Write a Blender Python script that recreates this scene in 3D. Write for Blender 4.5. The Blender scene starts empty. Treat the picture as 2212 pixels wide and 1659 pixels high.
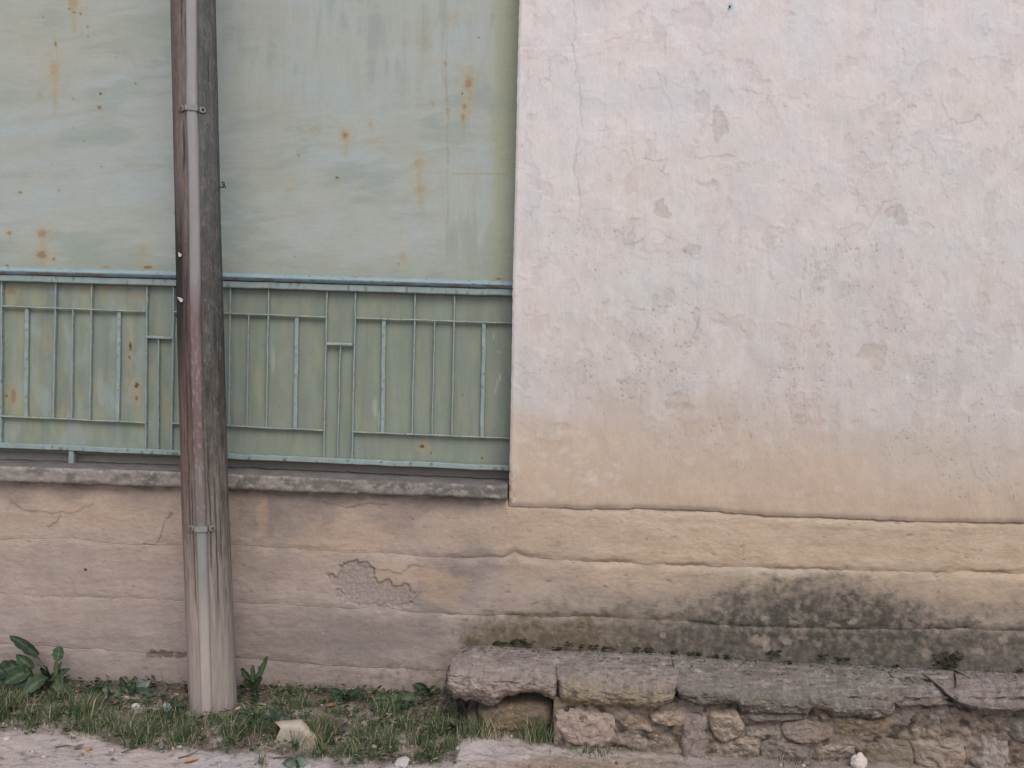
import bpy, bmesh, math, random
import numpy as np
from mathutils import Matrix, Vector

random.seed(7)
RNG = np.random.default_rng(11)
SC = bpy.context.scene
COL = SC.collection

# ------------------------------------------------------------------ camera
W0, H0, FPX = 2212.0, 1659.0, 1756.0
CAM = np.array([0.0, -3.6, 1.33])
YAW, ROLL, PITCH = 0.041, 0.0225, 0.0
fwd = np.array([-math.sin(YAW), math.cos(YAW), 0.0])
rt = np.array([math.cos(YAW), math.sin(YAW), 0.0])
up = np.array([0.0, 0.0, 1.0])
rt2 = rt * math.cos(ROLL) + up * math.sin(ROLL)
up2 = up * math.cos(ROLL) - rt * math.sin(ROLL)
cd = bpy.data.cameras.new('camera')
cam = bpy.data.objects.new('camera', cd)
COL.objects.link(cam)
cd.sensor_width = 36.0
cd.lens = 36.0 * FPX / W0
cd.clip_start = 0.05
cd.clip_end = 3000
cam.matrix_world = Matrix(((rt2[0], up2[0], -fwd[0], CAM[0]), (rt2[1], up2[1], -fwd[1], CAM[1]),
                           (rt2[2], up2[2], -fwd[2], CAM[2]), (0, 0, 0, 1)))
SC.camera = cam

# ------------------------------------------------------------------ light: bright overcast
SUN_EL, SUN_AZ = math.radians(48), math.radians(162)   # azimuth clockwise from +y: in front of the wall, a little to the right
SKY_STRENGTH, SUN_STRENGTH, EXPOSURE = 0.12, 1.15, 0.52
w = bpy.data.worlds.new('World')
SC.world = w
w.use_nodes = True
nt = w.node_tree
bg = nt.nodes['Background']
sky = nt.nodes.new('ShaderNodeTexSky')
sky.sky_type = 'NISHITA'
sky.sun_disc = False
sky.sun_elevation = SUN_EL
sky.sun_rotation = SUN_AZ
sky.air_density = 1.0
sky.dust_density = 2.0
sky.ozone_density = 1.0
nt.links.new(sky.outputs[0], bg.inputs[0])
bg.inputs[1].default_value = SKY_STRENGTH
sd = bpy.data.lights.new('sun', 'SUN')
sd.energy = SUN_STRENGTH
sd.angle = math.radians(38)
sd.color = (1.0, 0.96, 0.85)
sun = bpy.data.objects.new('sun', sd)
COL.objects.link(sun)
sdir = Vector((math.sin(SUN_AZ) * math.cos(SUN_EL), math.cos(SUN_AZ) * math.cos(SUN_EL), math.sin(SUN_EL)))
sun.rotation_euler = sdir.to_track_quat('Z', 'Y').to_euler()
sun.location = (-2, -6, 8)
vs = SC.view_settings
vs.view_transform = 'Standard'
vs.look = 'None'
vs.exposure = EXPOSURE
vs.gamma = 1.0
vs.use_curve_mapping = False

# ------------------------------------------------------------------ measuring helpers
def P(u, v, y=0.0):
    """point of the plane at depth y that the photograph shows at (u, v) (2212 x 1659 units)"""
    u = np.asarray(u, float); v = np.asarray(v, float); y = np.asarray(y, float)
    a = (u - W0 / 2) / FPX; b = -(v - H0 / 2) / FPX
    d = [fwd[i] + a * rt2[i] + b * up2[i] for i in range(3)]
    t = (y - CAM[1]) / d[1]
    return np.stack(np.broadcast_arrays(CAM[0] + t * d[0], y + 0 * t, CAM[2] + t * d[2]), -1)

def UV(p):
    d = np.asarray(p, float) - CAM
    z = d @ fwd
    return W0 / 2 + FPX * (d @ rt2) / z, H0 / 2 - FPX * (d @ up2) / z

def sstep(a, b, x):
    t = np.clip((np.asarray(x, float) - a) / (b - a), 0, 1)
    return t * t * (3 - 2 * t)

def _hash(ix, iy, seed):
    h = (ix.astype(np.int64) * 374761393 + iy.astype(np.int64) * 668265263 + seed * 1274126177) & 0xFFFFFFFF
    h = ((h ^ (h >> 13)) * 1274126177) & 0xFFFFFFFF
    h = ((h ^ (h >> 16)) * 2246822519) & 0xFFFFFFFF
    return (h ^ (h >> 15)) & 0xFFFFFFFF

def noise(x, y, seed=0):
    x = np.asarray(x, float); y = np.asarray(y, float)
    x, y = np.broadcast_arrays(x, y)
    ix = np.floor(x); iy = np.floor(y)
    fx = x - ix; fy = y - iy
    def g(dx, dy):
        a = _hash(ix + dx, iy + dy, seed) * (2 * math.pi / 4294967296.0)
        return np.cos(a) * (fx - dx) + np.sin(a) * (fy - dy)
    sx = fx * fx * fx * (fx * (fx * 6 - 15) + 10); sy = fy * fy * fy * (fy * (fy * 6 - 15) + 10)
    a = g(0, 0) * (1 - sx) + g(1, 0) * sx
    b = g(0, 1) * (1 - sx) + g(1, 1) * sx
    return (a * (1 - sy) + b * sy) * 1.5

def fbm(x, y, seed=0, octv=4, gain=0.5):
    s = 0; a = 1.0; n = 0
    for i in range(octv):
        s = s + a * noise(x * 2 ** i + 17.3 * i, y * 2 ** i - 9.1 * i, seed + i * 31)
        n += a; a *= gain
    return s / n * 1.4

def curve(pts):
    xs = np.array([p[0] for p in pts], float); ys = np.array([p[1] for p in pts], float)
    return lambda q: np.interp(q, xs, ys) + 0.0

def lin(c):
    c = np.clip(np.asarray(c, float) / 255.0, 0, 1)
    return np.where(c <= 0.04045, c / 12.92, ((c + 0.055) / 1.055) ** 2.4)

def mixc(col, c, m):
    m = np.clip(m, 0, 1)[..., None]
    return col * (1 - m) + np.asarray(c, float) * m

def blob(u, v, cu, cv, ru, rv, soft=0.4, amp=0.35, seed=0, fs=None):
    fs = fs or max(ru, rv) * 0.8
    n = fbm(u / fs, v / fs, seed + 91, 4)
    d = np.sqrt(((u - cu) / ru) ** 2 + ((v - cv) / rv) ** 2) + amp * n
    return sstep(1 + soft, 1 - soft, d)

def table(pts, q):
    xs = [p[0] for p in pts]
    return np.stack([np.interp(q, xs, [p[1][k] for p in pts]) for k in range(3)], -1)

# ------------------------------------------------------------------ object helpers
def thing(name, label, cat, loc=(0, 0, 0), group=None):
    o = bpy.data.objects.new(name, None)
    o.empty_display_size = 0.1
    COL.objects.link(o)
    o.location = loc
    o['label'] = label; o['category'] = cat
    if group: o['group'] = group
    return o

def tag(o, label, cat, group=None):
    o['label'] = label; o['category'] = cat
    if group: o['group'] = group
    return o

def wloc(o):
    l = np.zeros(3)
    while o is not None:
        l += np.array(o.location); o = o.parent
    return l

def make(name, verts, faces, mat, parent=None, cols=None, smooth=True, loc=None):
    """one mesh object; verts are world positions"""
    verts = np.asarray(verts, float).reshape(-1, 3)
    off = wloc(parent) if parent is not None else np.zeros(3)
    l = np.zeros(3) if loc is None else np.asarray(loc, float) - off
    me = bpy.data.meshes.new(name)
    vv = verts - off - l
    if isinstance(faces, np.ndarray):
        n, k = faces.shape
        me.vertices.add(len(vv)); me.vertices.foreach_set('co', vv.astype(np.float32).ravel())
        me.loops.add(n * k); me.loops.foreach_set('vertex_index', faces.astype(np.int32).ravel())
        me.polygons.add(n); me.polygons.foreach_set('loop_start', np.arange(0, n * k, k, dtype=np.int32))
        me.update(calc_edges=True)
    else:
        me.from_pydata(vv.tolist(), [], faces)
    if smooth:
        me.polygons.foreach_set('use_smooth', np.ones(len(me.polygons), dtype=bool))
    if cols is not None:
        c = np.ones((len(vv), 4), np.float32)
        c[:, :3] = lin(np.asarray(cols).reshape(-1, 3))
        at = me.color_attributes.new('Col', 'FLOAT_COLOR', 'POINT')
        at.data.foreach_set('color', c.ravel())
    me.validate()
    me.materials.append(mat)
    o = bpy.data.objects.new(name, me)
    COL.objects.link(o)
    if parent is not None: o.parent = parent
    o.location = l
    return o

def gridfaces(nr, nc, wrap=False, flip=False):
    r = np.arange(nr - 1)[:, None]; c = np.arange(nc if wrap else nc - 1)[None, :]
    c2 = (c + 1) % nc
    f = np.stack(np.broadcast_arrays(r * nc + c, (r + 1) * nc + c, (r + 1) * nc + c2, r * nc + c2), -1).reshape(-1, 4)
    return f[:, ::-1].copy() if flip else f

def box(x0, x1, y0, y1, z0, z1):
    v = [(x, y, z) for x in (x0, x1) for y in (y0, y1) for z in (z0, z1)]
    f = [(0, 1, 3, 2), (4, 6, 7, 5), (0, 4, 5, 1), (2, 3, 7, 6), (0, 2, 6, 4), (1, 5, 7, 3)]
    return v, f

# ------------------------------------------------------------------ materials
def mat(name, base=None, rough=0.85, spec=0.25, var=((30, 0.12),), bump=((120, 0.4, 0.002),), stretch=(1, 1, 1), speck=None, metal=0.0, trans=0.0):
    m = bpy.data.materials.new(name); m.use_nodes = True
    n = m.node_tree.nodes; L = m.node_tree.links
    b = n['Principled BSDF']
    b.inputs['Roughness'].default_value = rough
    b.inputs['Specular IOR Level'].default_value = spec
    b.inputs['Metallic'].default_value = metal
    geo = n.new('ShaderNodeNewGeometry')
    mp = n.new('ShaderNodeMapping'); mp.inputs['Scale'].default_value = stretch
    L.new(geo.outputs['Position'], mp.inputs['Vector'])
    if base is None:
        a = n.new('ShaderNodeAttribute'); a.attribute_name = 'Col'; c = a.outputs['Color']
    else:
        a = n.new('ShaderNodeRGB'); a.outputs[0].default_value = (*lin(base), 1); c = a.outputs[0]
    for sc, am in var:
        t = n.new('ShaderNodeTexNoise'); t.inputs['Scale'].default_value = sc; t.inputs['Detail'].default_value = 5
        t.inputs['Roughness'].default_value = 0.65
        L.new(mp.outputs[0], t.inputs['Vector'])
        r = n.new('ShaderNodeMapRange'); r.inputs[1].default_value = 0.25; r.inputs[2].default_value = 0.75
        r.inputs[3].default_value = 1 - am; r.inputs[4].default_value = 1 + am
        L.new(t.outputs['Fac'], r.inputs[0])
        x = n.new('ShaderNodeVectorMath'); x.operation = 'SCALE'
        L.new(c, x.inputs[0]); L.new(r.outputs[0], x.inputs['Scale']); c = x.outputs[0]
    if speck:
        sc, th, colr, am = speck
        t = n.new('ShaderNodeTexNoise'); t.inputs['Scale'].default_value = sc; t.inputs['Detail'].default_value = 2
        L.new(mp.outputs[0], t.inputs['Vector'])
        r = n.new('ShaderNodeMapRange'); r.inputs[1].default_value = th; r.inputs[2].default_value = th + 0.06
        r.inputs[3].default_value = 0; r.inputs[4].default_value = am
        L.new(t.outputs['Fac'], r.inputs[0])
        x = n.new('ShaderNodeMix'); x.data_type = 'RGBA'
        L.new(r.outputs[0], x.inputs[0]); L.new(c, x.inputs[6]); x.inputs[7].default_value = (*lin(colr), 1)
        c = x.outputs[2]
    L.new(c, b.inputs['Base Color'])
    prev = None
    for sc, st, dist in bump:
        t = n.new('ShaderNodeTexNoise'); t.inputs['Scale'].default_value = sc; t.inputs['Detail'].default_value = 6
        t.inputs['Roughness'].default_value = 0.6
        L.new(mp.outputs[0], t.inputs['Vector'])
        bn = n.new('ShaderNodeBump'); bn.inputs['Strength'].default_value = st; bn.inputs['Distance'].default_value = dist
        L.new(t.outputs['Fac'], bn.inputs['Height'])
        if prev is not None: L.new(prev, bn.inputs['Normal'])
        prev = bn.outputs[0]
    if prev is not None: L.new(prev, b.inputs['Normal'])
    return m

M_PLASTER = mat('limewashed plaster', rough=0.92, spec=0.1, var=((9, 0.02), (70, 0.04), (190, 0.07), (420, 0.06)), bump=((60, 0.5, 0.003), (200, 0.8, 0.002)), stretch=(1.7, 1, 0.7))
M_COURSE = mat('rendered stone course', rough=0.95, spec=0.08, var=((14, 0.04), (70, 0.06), (190, 0.11)), bump=((34, 0.35, 0.004), (150, 0.8, 0.0024)), stretch=(0.55, 1, 1.7), speck=(230, 0.74, (190, 182, 172), 0.45))
M_CONC = mat('weathered concrete', rough=0.95, spec=0.1, var=((20, 0.12), (150, 0.16)), bump=((45, 0.7, 0.005), (220, 0.7, 0.002)), speck=(170, 0.70, (176, 170, 164), 0.6))
M_STONE = mat('old limestone', rough=0.95, spec=0.1, var=((12, 0.10), (90, 0.2)), bump=((28, 0.9, 0.012), (120, 1.0, 0.006)), speck=(190, 0.71, (186, 178, 170), 0.6))
M_SHEET = mat('painted sheet metal', rough=0.6, spec=0.25, var=((8, 0.03), (60, 0.04), (170, 0.06)), bump=((16, 0.25, 0.002), (120, 0.15, 0.0006)), stretch=(1, 1, 1))
M_RAIL = mat('painted iron', rough=0.55, spec=0.35, var=((40, 0.08), (200, 0.06)), bump=((150, 0.3, 0.0008),))
M_WOOD = mat('weathered pole wood', rough=0.92, spec=0.12, var=((16, 0.10), (90, 0.18)), bump=((70, 0.9, 0.004), (160, 0.6, 0.002)), stretch=(1, 1, 0.05), speck=None)
M_PIPE = mat('dusty plastic conduit', rough=0.75, spec=0.2, var=((40, 0.07), (200, 0.07)), bump=((90, 0.3, 0.001),), stretch=(1, 1, 0.12))
M_SOIL = mat('dry earth', rough=0.97, spec=0.05, var=((9, 0.08), (70, 0.10), (260, 0.12)), bump=((40, 0.7, 0.008), (170, 0.7, 0.004)))
M_GRASS = mat('grass blade', rough=0.6, spec=0.25, var=((60, 0.15),), bump=())
M_LEAF = mat('weed leaf', rough=0.8, spec=0.12, var=((50, 0.18), (220, 0.12)), bump=((80, 0.5, 0.003),))
M_MOSS = mat('moss', rough=1.0, spec=0.02, var=((90, 0.3),), bump=((200, 0.8, 0.004),))
M_PEB = mat('pebble', rough=0.9, spec=0.15, var=((50, 0.12),), bump=((120, 0.5, 0.003),))
M_CLIP = mat('galvanised strap', base=(128, 124, 122), rough=0.6, spec=0.4, var=((90, 0.1),), bump=())
M_SCREW = mat('rusty screw', base=(88, 80, 74), rough=0.6, spec=0.4, var=((90, 0.1),), bump=())
M_BLACK = mat('black wire', base=(40, 40, 40), rough=0.6, spec=0.3, var=(), bump=())
M_PAPER = mat('torn paper', base=(205, 200, 196), rough=0.9, spec=0.1, var=((90, 0.1),), bump=())
M_DARK = mat('inner dark masonry', base=(92, 84, 78), rough=0.95, spec=0.05)

# ================================================================== THE GROUND
def gz(x, y):
    x = np.asarray(x, float); y = np.asarray(y, float)
    z = -0.048 - 0.040 * sstep(-0.55, 0.75, x) * sstep(0.1, -0.35, y)
    z = z - 0.015 * sstep(-0.40, -0.62, y)
    near = np.exp(-((x / 3.0) ** 2 + (y / 3.0) ** 2))
    z = z + near * (0.016 * fbm(x * 3.1, y * 3.1, 5, 3) + 0.008 * fbm(x * 14, y * 14, 6, 4) + 0.003 * fbm(x * 60, y * 60, 8, 3))
    return z

def GP(u, v):
    """ground point seen at (u, v)"""
    y = np.full(np.shape(u), -0.4)
    lo = np.full(np.shape(u), -2.0); hi = np.full(np.shape(u), 0.3)
    for _ in range(30):
        y = (lo + hi) / 2
        p = P(u, v, y)
        above = p[..., 2] > gz(p[..., 0], p[..., 1])
        lo = np.where(above, y, lo)
        hi = np.where(above, hi, y)
        lo, hi = np.where(above, y, lo), np.where(above, hi, y)
    p = P(u, v, y)
    p[..., 2] = gz(p[..., 0], p[..., 1])
    return p

path_edge = curve([(-400, 1572), (0, 1578), (100, 1584), (200, 1600), (330, 1622), (450, 1628), (560, 1630), (640, 1640), (760, 1650), (900, 1655), (985, 1650), (1000, 1600), (1030, 1585), (1100, 1590), (1200, 1612), (1350, 1625), (1700, 1640), (2500, 1660)])

def ground_masks(x, y):
    p = np.stack([x, y, gz(x, y)], -1)
    u, v = UV(p)
    e = path_edge(u) + 14 * fbm(u / 60, v / 30, 3, 3)
    strip = sstep(e + 8, e - 10, v)                    # 1 = earth strip by the wall, 0 = sandy track
    return u, v, strip

xs = np.concatenate([-np.geomspace(600, 3.05, 22), np.arange(-3.0, 2.6, 0.007), np.geomspace(2.65, 600, 22)])
ys = np.concatenate([-np.geomspace(600, 1.1, 24), np.arange(-1.05, 0.10, 0.007)])
X, Y = np.meshgrid(xs, ys)
Z = gz(X, Y)
U, V, ST = ground_masks(X, np.clip(Y, -3.0, 1))
sand = table([(0, (172, 160, 155)), (1, (172, 160, 155))], X * 0)
sand = sand + (9 * fbm(X * 5, Y * 9, 12, 4))[..., None] + np.array([2, 0, -2]) * fbm(X * 2, Y * 2, 14, 3)[..., None] * 3
earth = np.stack([X * 0 + 106, X * 0 + 96, X * 0 + 87], -1) + (22 * fbm(X * 9, Y * 9, 15, 4))[..., None]
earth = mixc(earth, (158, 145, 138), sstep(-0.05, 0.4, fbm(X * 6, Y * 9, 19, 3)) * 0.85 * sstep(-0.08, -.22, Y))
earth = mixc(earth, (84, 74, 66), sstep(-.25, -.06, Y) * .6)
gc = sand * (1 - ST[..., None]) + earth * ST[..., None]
rb = blob(U, V, 1240, 1655, 190, 22, 0.4, 0.4, 44)
gc = mixc(gc, (124, 104, 84), rb * 0.6)
rb = sstep(1250, 1700, U) * sstep(1600, 1640, V)
gc = mixc(gc, (128, 116, 108), rb * 0.75)
gc = mixc(gc, (92, 84, 72), sstep(0.25, 0.6, fbm(X * 22, Y * 40, 23, 3)) * 0.45)
gc = mixc(gc, (190, 180, 172), sstep(0.42, 0.6, fbm(X * 60, Y * 60, 29, 2)) * 0.5)
far = sstep(3, 12, np.hypot(X, Y))
gc = mixc(gc, (150, 138, 128), far)
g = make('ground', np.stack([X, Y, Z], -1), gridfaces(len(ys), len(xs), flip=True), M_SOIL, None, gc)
g['kind'] = 'structure'

# ================================================================== THE WALL
wall = thing('plastered_wall', 'weathered building wall, pinkish white peeling plaster above tan rendered stone courses', 'wall', (0, 0.05, 0))

edge_u = curve([(-400, 1131), (0, 1122), (150, 1118), (400, 1113), (600, 1108), (850, 1104), (1040, 1100), (1200, 1098)])
G1 = curve([(1000, 1090), (1103, 1094), (1174, 1096), (1263, 1100), (1379, 1098), (1450, 1100), (1510, 1102), (1585, 1109), (1681, 1116), (1780, 1118), (1862, 1122), (2004, 1128), (2212, 1130), (2700, 1148), (2950, 1157)])
SILL_B = curve([(-500, 1022), (0, 1040), (400, 1054), (700, 1065), (1000, 1075), (1095, 1080)])
G2 = curve([(-500, 1150), (0, 1167), (157, 1162), (239, 1172), (340, 1178), (500, 1178), (606, 1182), (680, 1189), (822, 1195), (942, 1204), (1016, 1206), (1085, 1203), (1112, 1192), (1140, 1206), (1263, 1213), (1361, 1217), (1435, 1221), (1585, 1225), (1765, 1230), (1929, 1234), (2078, 1236), (2212, 1240), (2700, 1258), (2950, 1267)])
G3 = curve([(-500, 1268), (0, 1283), (149, 1288), (280, 1292), (396, 1296), (500, 1301), (680, 1311), (755, 1315), (830, 1310), (886, 1322), (979, 1327), (1150, 1331), (1398, 1336), (1473, 1342), (1593, 1353), (1817, 1359), (1966, 1361), (2078, 1358), (2212, 1365), (2700, 1385), (2950, 1395)])
G4 = curve([(-500, 1370), (0, 1389), (138, 1397), (291, 1408), (403, 1413), (587, 1426), (718, 1436), (1000, 1450), (2212, 1500), (2700, 1515), (2950, 1524)])
G5 = curve([(-500, 1500), (0, 1530), (1000, 1560), (2700, 1620)])

R_TAB = [(-400, (208, 201, 199)), (0, (209, 201, 199)), (300, (206, 198, 195)), (600, (200, 193, 189)), (830, (192, 183, 178)), (900, (188, 174, 164)), (960, (187, 169, 154)), (1080, (182, 161, 143)), (1200, (176, 155, 134)), (1290, (160, 143, 127)), (1360, (140, 127, 116)), (1500, (128, 118, 110))]
L_TAB = [(1000, (154, 138, 128)), (1070, (165, 146, 132)), (1170, (163, 145, 132)), (1290, (158, 142, 133)), (1380, (153, 138, 130)), (1480, (148, 134, 127)), (1600, (136, 124, 118))]

def wall_color(u, v):
    n = fbm(u / 160, v / 90, 101, 4)
    vv = v + 45 * n + (0.028 * (1600 - u)) * sstep(700, 1000, v)
    # a band boundary that dips towards the right
    vb = vv - 70 * sstep(1500, 2150, u) * sstep(700, 900, v) * sstep(1120, 1000, v)
    c = table(R_TAB, vb)
    left = table(L_TAB, vv)
    m = sstep(1500, 900, u) * sstep(1085, 1100, v)
    m = np.maximum(m, (u < 1095) * (v > 1000) * 1.0 * sstep(1500, 1000, u))
    c = c * (1 - m[..., None]) + left * m[..., None]
    # faint pink / lilac / cream clouds in the limewash
    up_ = sstep(1000, 800, v)
    c = c + (np.array([3, -.5, -2]) * fbm(u / 120, v / 140, 131, 4)[..., None] + np.array([-1.5, -.5, 1.2]) * fbm(u / 200, v / 160, 151, 3)[..., None]) * (0.4 + 1.0 * up_)[..., None]
    c = c + (4.0 * fbm(u / 26, v / 70, 171, 4))[..., None] + ((1 - sstep(850, 1050, v)) * 2.6 * noise(u / 4.5, v / 46, 173))[..., None]
    lo = sstep(1000, 1100, v)
    c = c + (lo * 3.5 * fbm(u / 90, v / 11, 181, 4))[..., None]                   # horizontal trowel streaks
    c = c + (lo * 6 * fbm(u / 60, v / 60, 184, 4))[..., None]
    return c

def upper_extra(u, v, c):
    h = np.zeros_like(u)
    # layers of limewash: worn patches, their edge shadows painted in as dark lines
    for k, (s, th, dc, dh) in enumerate([((150, 170), 0.12, (-5, -6, -6), 0.0010), ((70, 95), 0.34, (-9, -12, -13), 0.0014), ((105, 80), 0.30, (2, 2, 4), -0.0010)]):
        f = fbm(u / s[0], v / s[1], 210 + 17 * k, 5)
        m = sstep(th, th + 0.04, f) * sstep(1060, 900, v)
        c = c + np.asarray(dc) * m[..., None] * 0.5
        h -= dh * m
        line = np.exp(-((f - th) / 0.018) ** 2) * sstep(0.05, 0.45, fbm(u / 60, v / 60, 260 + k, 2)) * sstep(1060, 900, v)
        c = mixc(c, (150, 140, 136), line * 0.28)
    wv = sstep(.05, .5, fbm(u / 34, v / 120, 291, 4)) * sstep(980, 840, v)
    c = mixc(c, (213, 208, 206), wv * .2)
    # pits, in clusters
    D = np.zeros_like(u)
    for (cu, cv, ru, rv, s) in [(1290, 800, 150, 70, .8), (1440, 730, 110, 110, 1.), (1400, 830, 120, 50, 1.), (1700, 850, 60, 130, 1.), (1560, 930, 130, 70, .7), (1870, 590, 110, 100, .8), (1780, 640, 90, 90, .7),
                                (2130, 1045, 110, 40, 1.), (1260, 540, 130, 60, .7), (1970, 800, 110, 100, .75), (2080, 880, 120, 80, .75), (2000, 960, 120, 50, .8), (1940, 690, 90, 80, .8), (1750, 760, 60, 90, 1.), (1560, 650, 60, 60, .5), (1470, 540, 40, 30, .8), (2100, 400, 250, 250, .35), (1900, 330, 120, 120, .5), (1600, 300, 200, 200, .35)]:
        D = np.maximum(D, s * blob(u, v, cu, cv, ru, rv, 0.6, 0.6, int(cu + cv)))
    pn = noise(u / 4.6, v / 6.6, 301)
    D = D * (0.35 + 0.9 * sstep(-.2, .35, fbm(u / 34, v / 40, 299, 3)))
    pits = sstep(0.66 - 0.22 * D, 0.86 - 0.2 * D, pn) * np.clip(D * 1.1, 0, 1)
    pn2 = noise(u / 10.0, v / 14.0, 303)
    pits = np.maximum(pits, sstep(0.86, 0.95, pn2) * sstep(0.1, 0.4, D + 0.10) * 0.8)
    c = mixc(c, (118, 110, 105), pits * 0.55)
    h -= 0.0014 * pits
    h += 0.0008 * noise(u / 5, v / 16, 307) * (0.4 + D)
    c = mixc(c, (168, 160, 155), 0.15 * D)
    # named losses of plaster
    for (cu, cv, ru, rv, colr, s) in [(1427, 455, 20, 20, (178, 165, 158), .9), (1493, 546, 15, 14, (160, 150, 145), .8), (1885, 765, 22, 26, (186, 170, 156), .8), (1941, 463, 18, 20, (184, 170, 162), .8), (1550, 275, 13, 34, (182, 170, 165), .7), (1506, 700, 10, 24, (180, 167, 158), .8),
                                      (1480, 880, 20, 10, (196, 182, 172), .6), (1460, 870, 24, 18, (176, 158, 142), .4)]:
        m = blob(u, v, cu, cv, ru, rv, 0.2, 1.0, int(cu), max(ru, rv) * 1.3)
        m = m * (0.75 + 0.3 * fbm(u / 14, v / 18, 433, 3))
        c = mixc(c, colr, m * s * (0.5 if cu in (1427, 1941, 1550, 1885) else 0.2))
        h -= 0.0015 * m
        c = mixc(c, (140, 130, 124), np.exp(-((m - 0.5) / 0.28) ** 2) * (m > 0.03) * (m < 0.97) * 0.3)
    # hairline cracks
    def crack(pts, wd, s, seed, amp=5):
        nonlocal c, h
        pu = np.array([p[0] for p in pts], float); pv = np.array([p[1] for p in pts], float)
        dm = np.full(u.shape, 1e9)
        uu = u + amp * fbm(u / 40, v / 22, seed, 3); v2 = v + amp * fbm(u / 25, v / 40, seed + 3, 3)
        for i in range(len(pts) - 1):
            dx, dy = pu[i + 1] - pu[i], pv[i + 1] - pv[i]
            t = np.clip(((uu - pu[i]) * dx + (v2 - pv[i]) * dy) / (dx * dx + dy * dy), 0, 1)
            dm = np.minimum(dm, np.hypot(uu - pu[i] - t * dx, v2 - pv[i] - t * dy))
        m = sstep(wd + 1.2, wd - 0.8, dm)
        m = m * (0.5 + 0.6 * noise(u / 30, v / 30, seed + 9))
        c = mixc(c, (118, 108, 104), m * s * 0.6)
        h -= 0.0012 * m * s
    crack([(1234, -60), (1239, 20), (1244, 40), (1239, 100), (1245, 170), (1254, 210), (1256, 270), (1244, 330), (1240, 370), (1254, 420), (1252, 480)], 1.4, .6, 401)
    crack([(1350, 530), (1380, 522), (1408, 494), (1424, 498), (1445, 515)], 1.5, .7, 402)
    crack([(2023, 205), (2046, 250), (2067, 268), (2090, 265), (2112, 248), (2130, 275)], 1.5, .6, 403)
    crack([(1870, 500), (1905, 440), (1935, 430)], 1.5, .6, 404)
    crack([(2000, 300), (2025, 345), (1950, 305)], 1.3, .5, 405)
    crack([(1395, 345), (1425, 350), (1440, 345), (1430, 370)], 1.4, .6, 406)
    crack([(1500, 345), (1540, 335), (1590, 338)], 1.4, .5, 407)
    crack([(1115, 240), (1150, 135), (1210, 120)], 1.2, .35, 408)
    crack([(1470, 745), (1495, 738), (1510, 690)], 1.4, .5, 409)
    crack([(1122, 810), (1135, 806), (1160, 808)], 1.3, .6, 410)
    crack([(1735, 760), (1722, 700), (1728, 620), (1740, 560)], 1.4, .55, 411)
    # pale scabs low down
    for k in range(70):
        cu = RNG.uniform(1110, 2210); cv = RNG.uniform(930, 1070)
        r = RNG.uniform(2, 9)
        if k % 2: cu = RNG.uniform(1110, 1330)
        sel = (np.abs(u - cu) < 40) & (np.abs(v - cv) < 40)
        if sel.any():
            mm = np.zeros_like(u); mm[sel] = blob(u[sel], v[sel], cu, cv, r * 1.6, r, 0.3, 0.7, k + 900, 14)
            c = mixc(c, (200, 190, 184), mm * 0.28)
    # ivory corner, grime by the opening
    c = mixc(c, (206, 196, 192), sstep(26, 4, u - edge_u(v)) * 0.35 * (0.6 + 0.6 * fbm(u / 10, v / 40, 420, 3)))
    c = mixc(c, (122, 112, 104), sstep(24, 2, u - edge_u(v)) * sstep(980, 1060, v) * sstep(-0.1, 0.3, fbm(u / 9, v / 12, 421, 3)) * 0.6)
    # blue spot of the nail
    c = mixc(c, (150, 185, 195), blob(u, v, 1578, 16, 6, 8, .4, .3, 77) * 0.7)
    c = mixc(c, (110, 105, 105), sstep(16, 2, np.abs(v - G1(u))) * 0.15)
    return c, h

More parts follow.
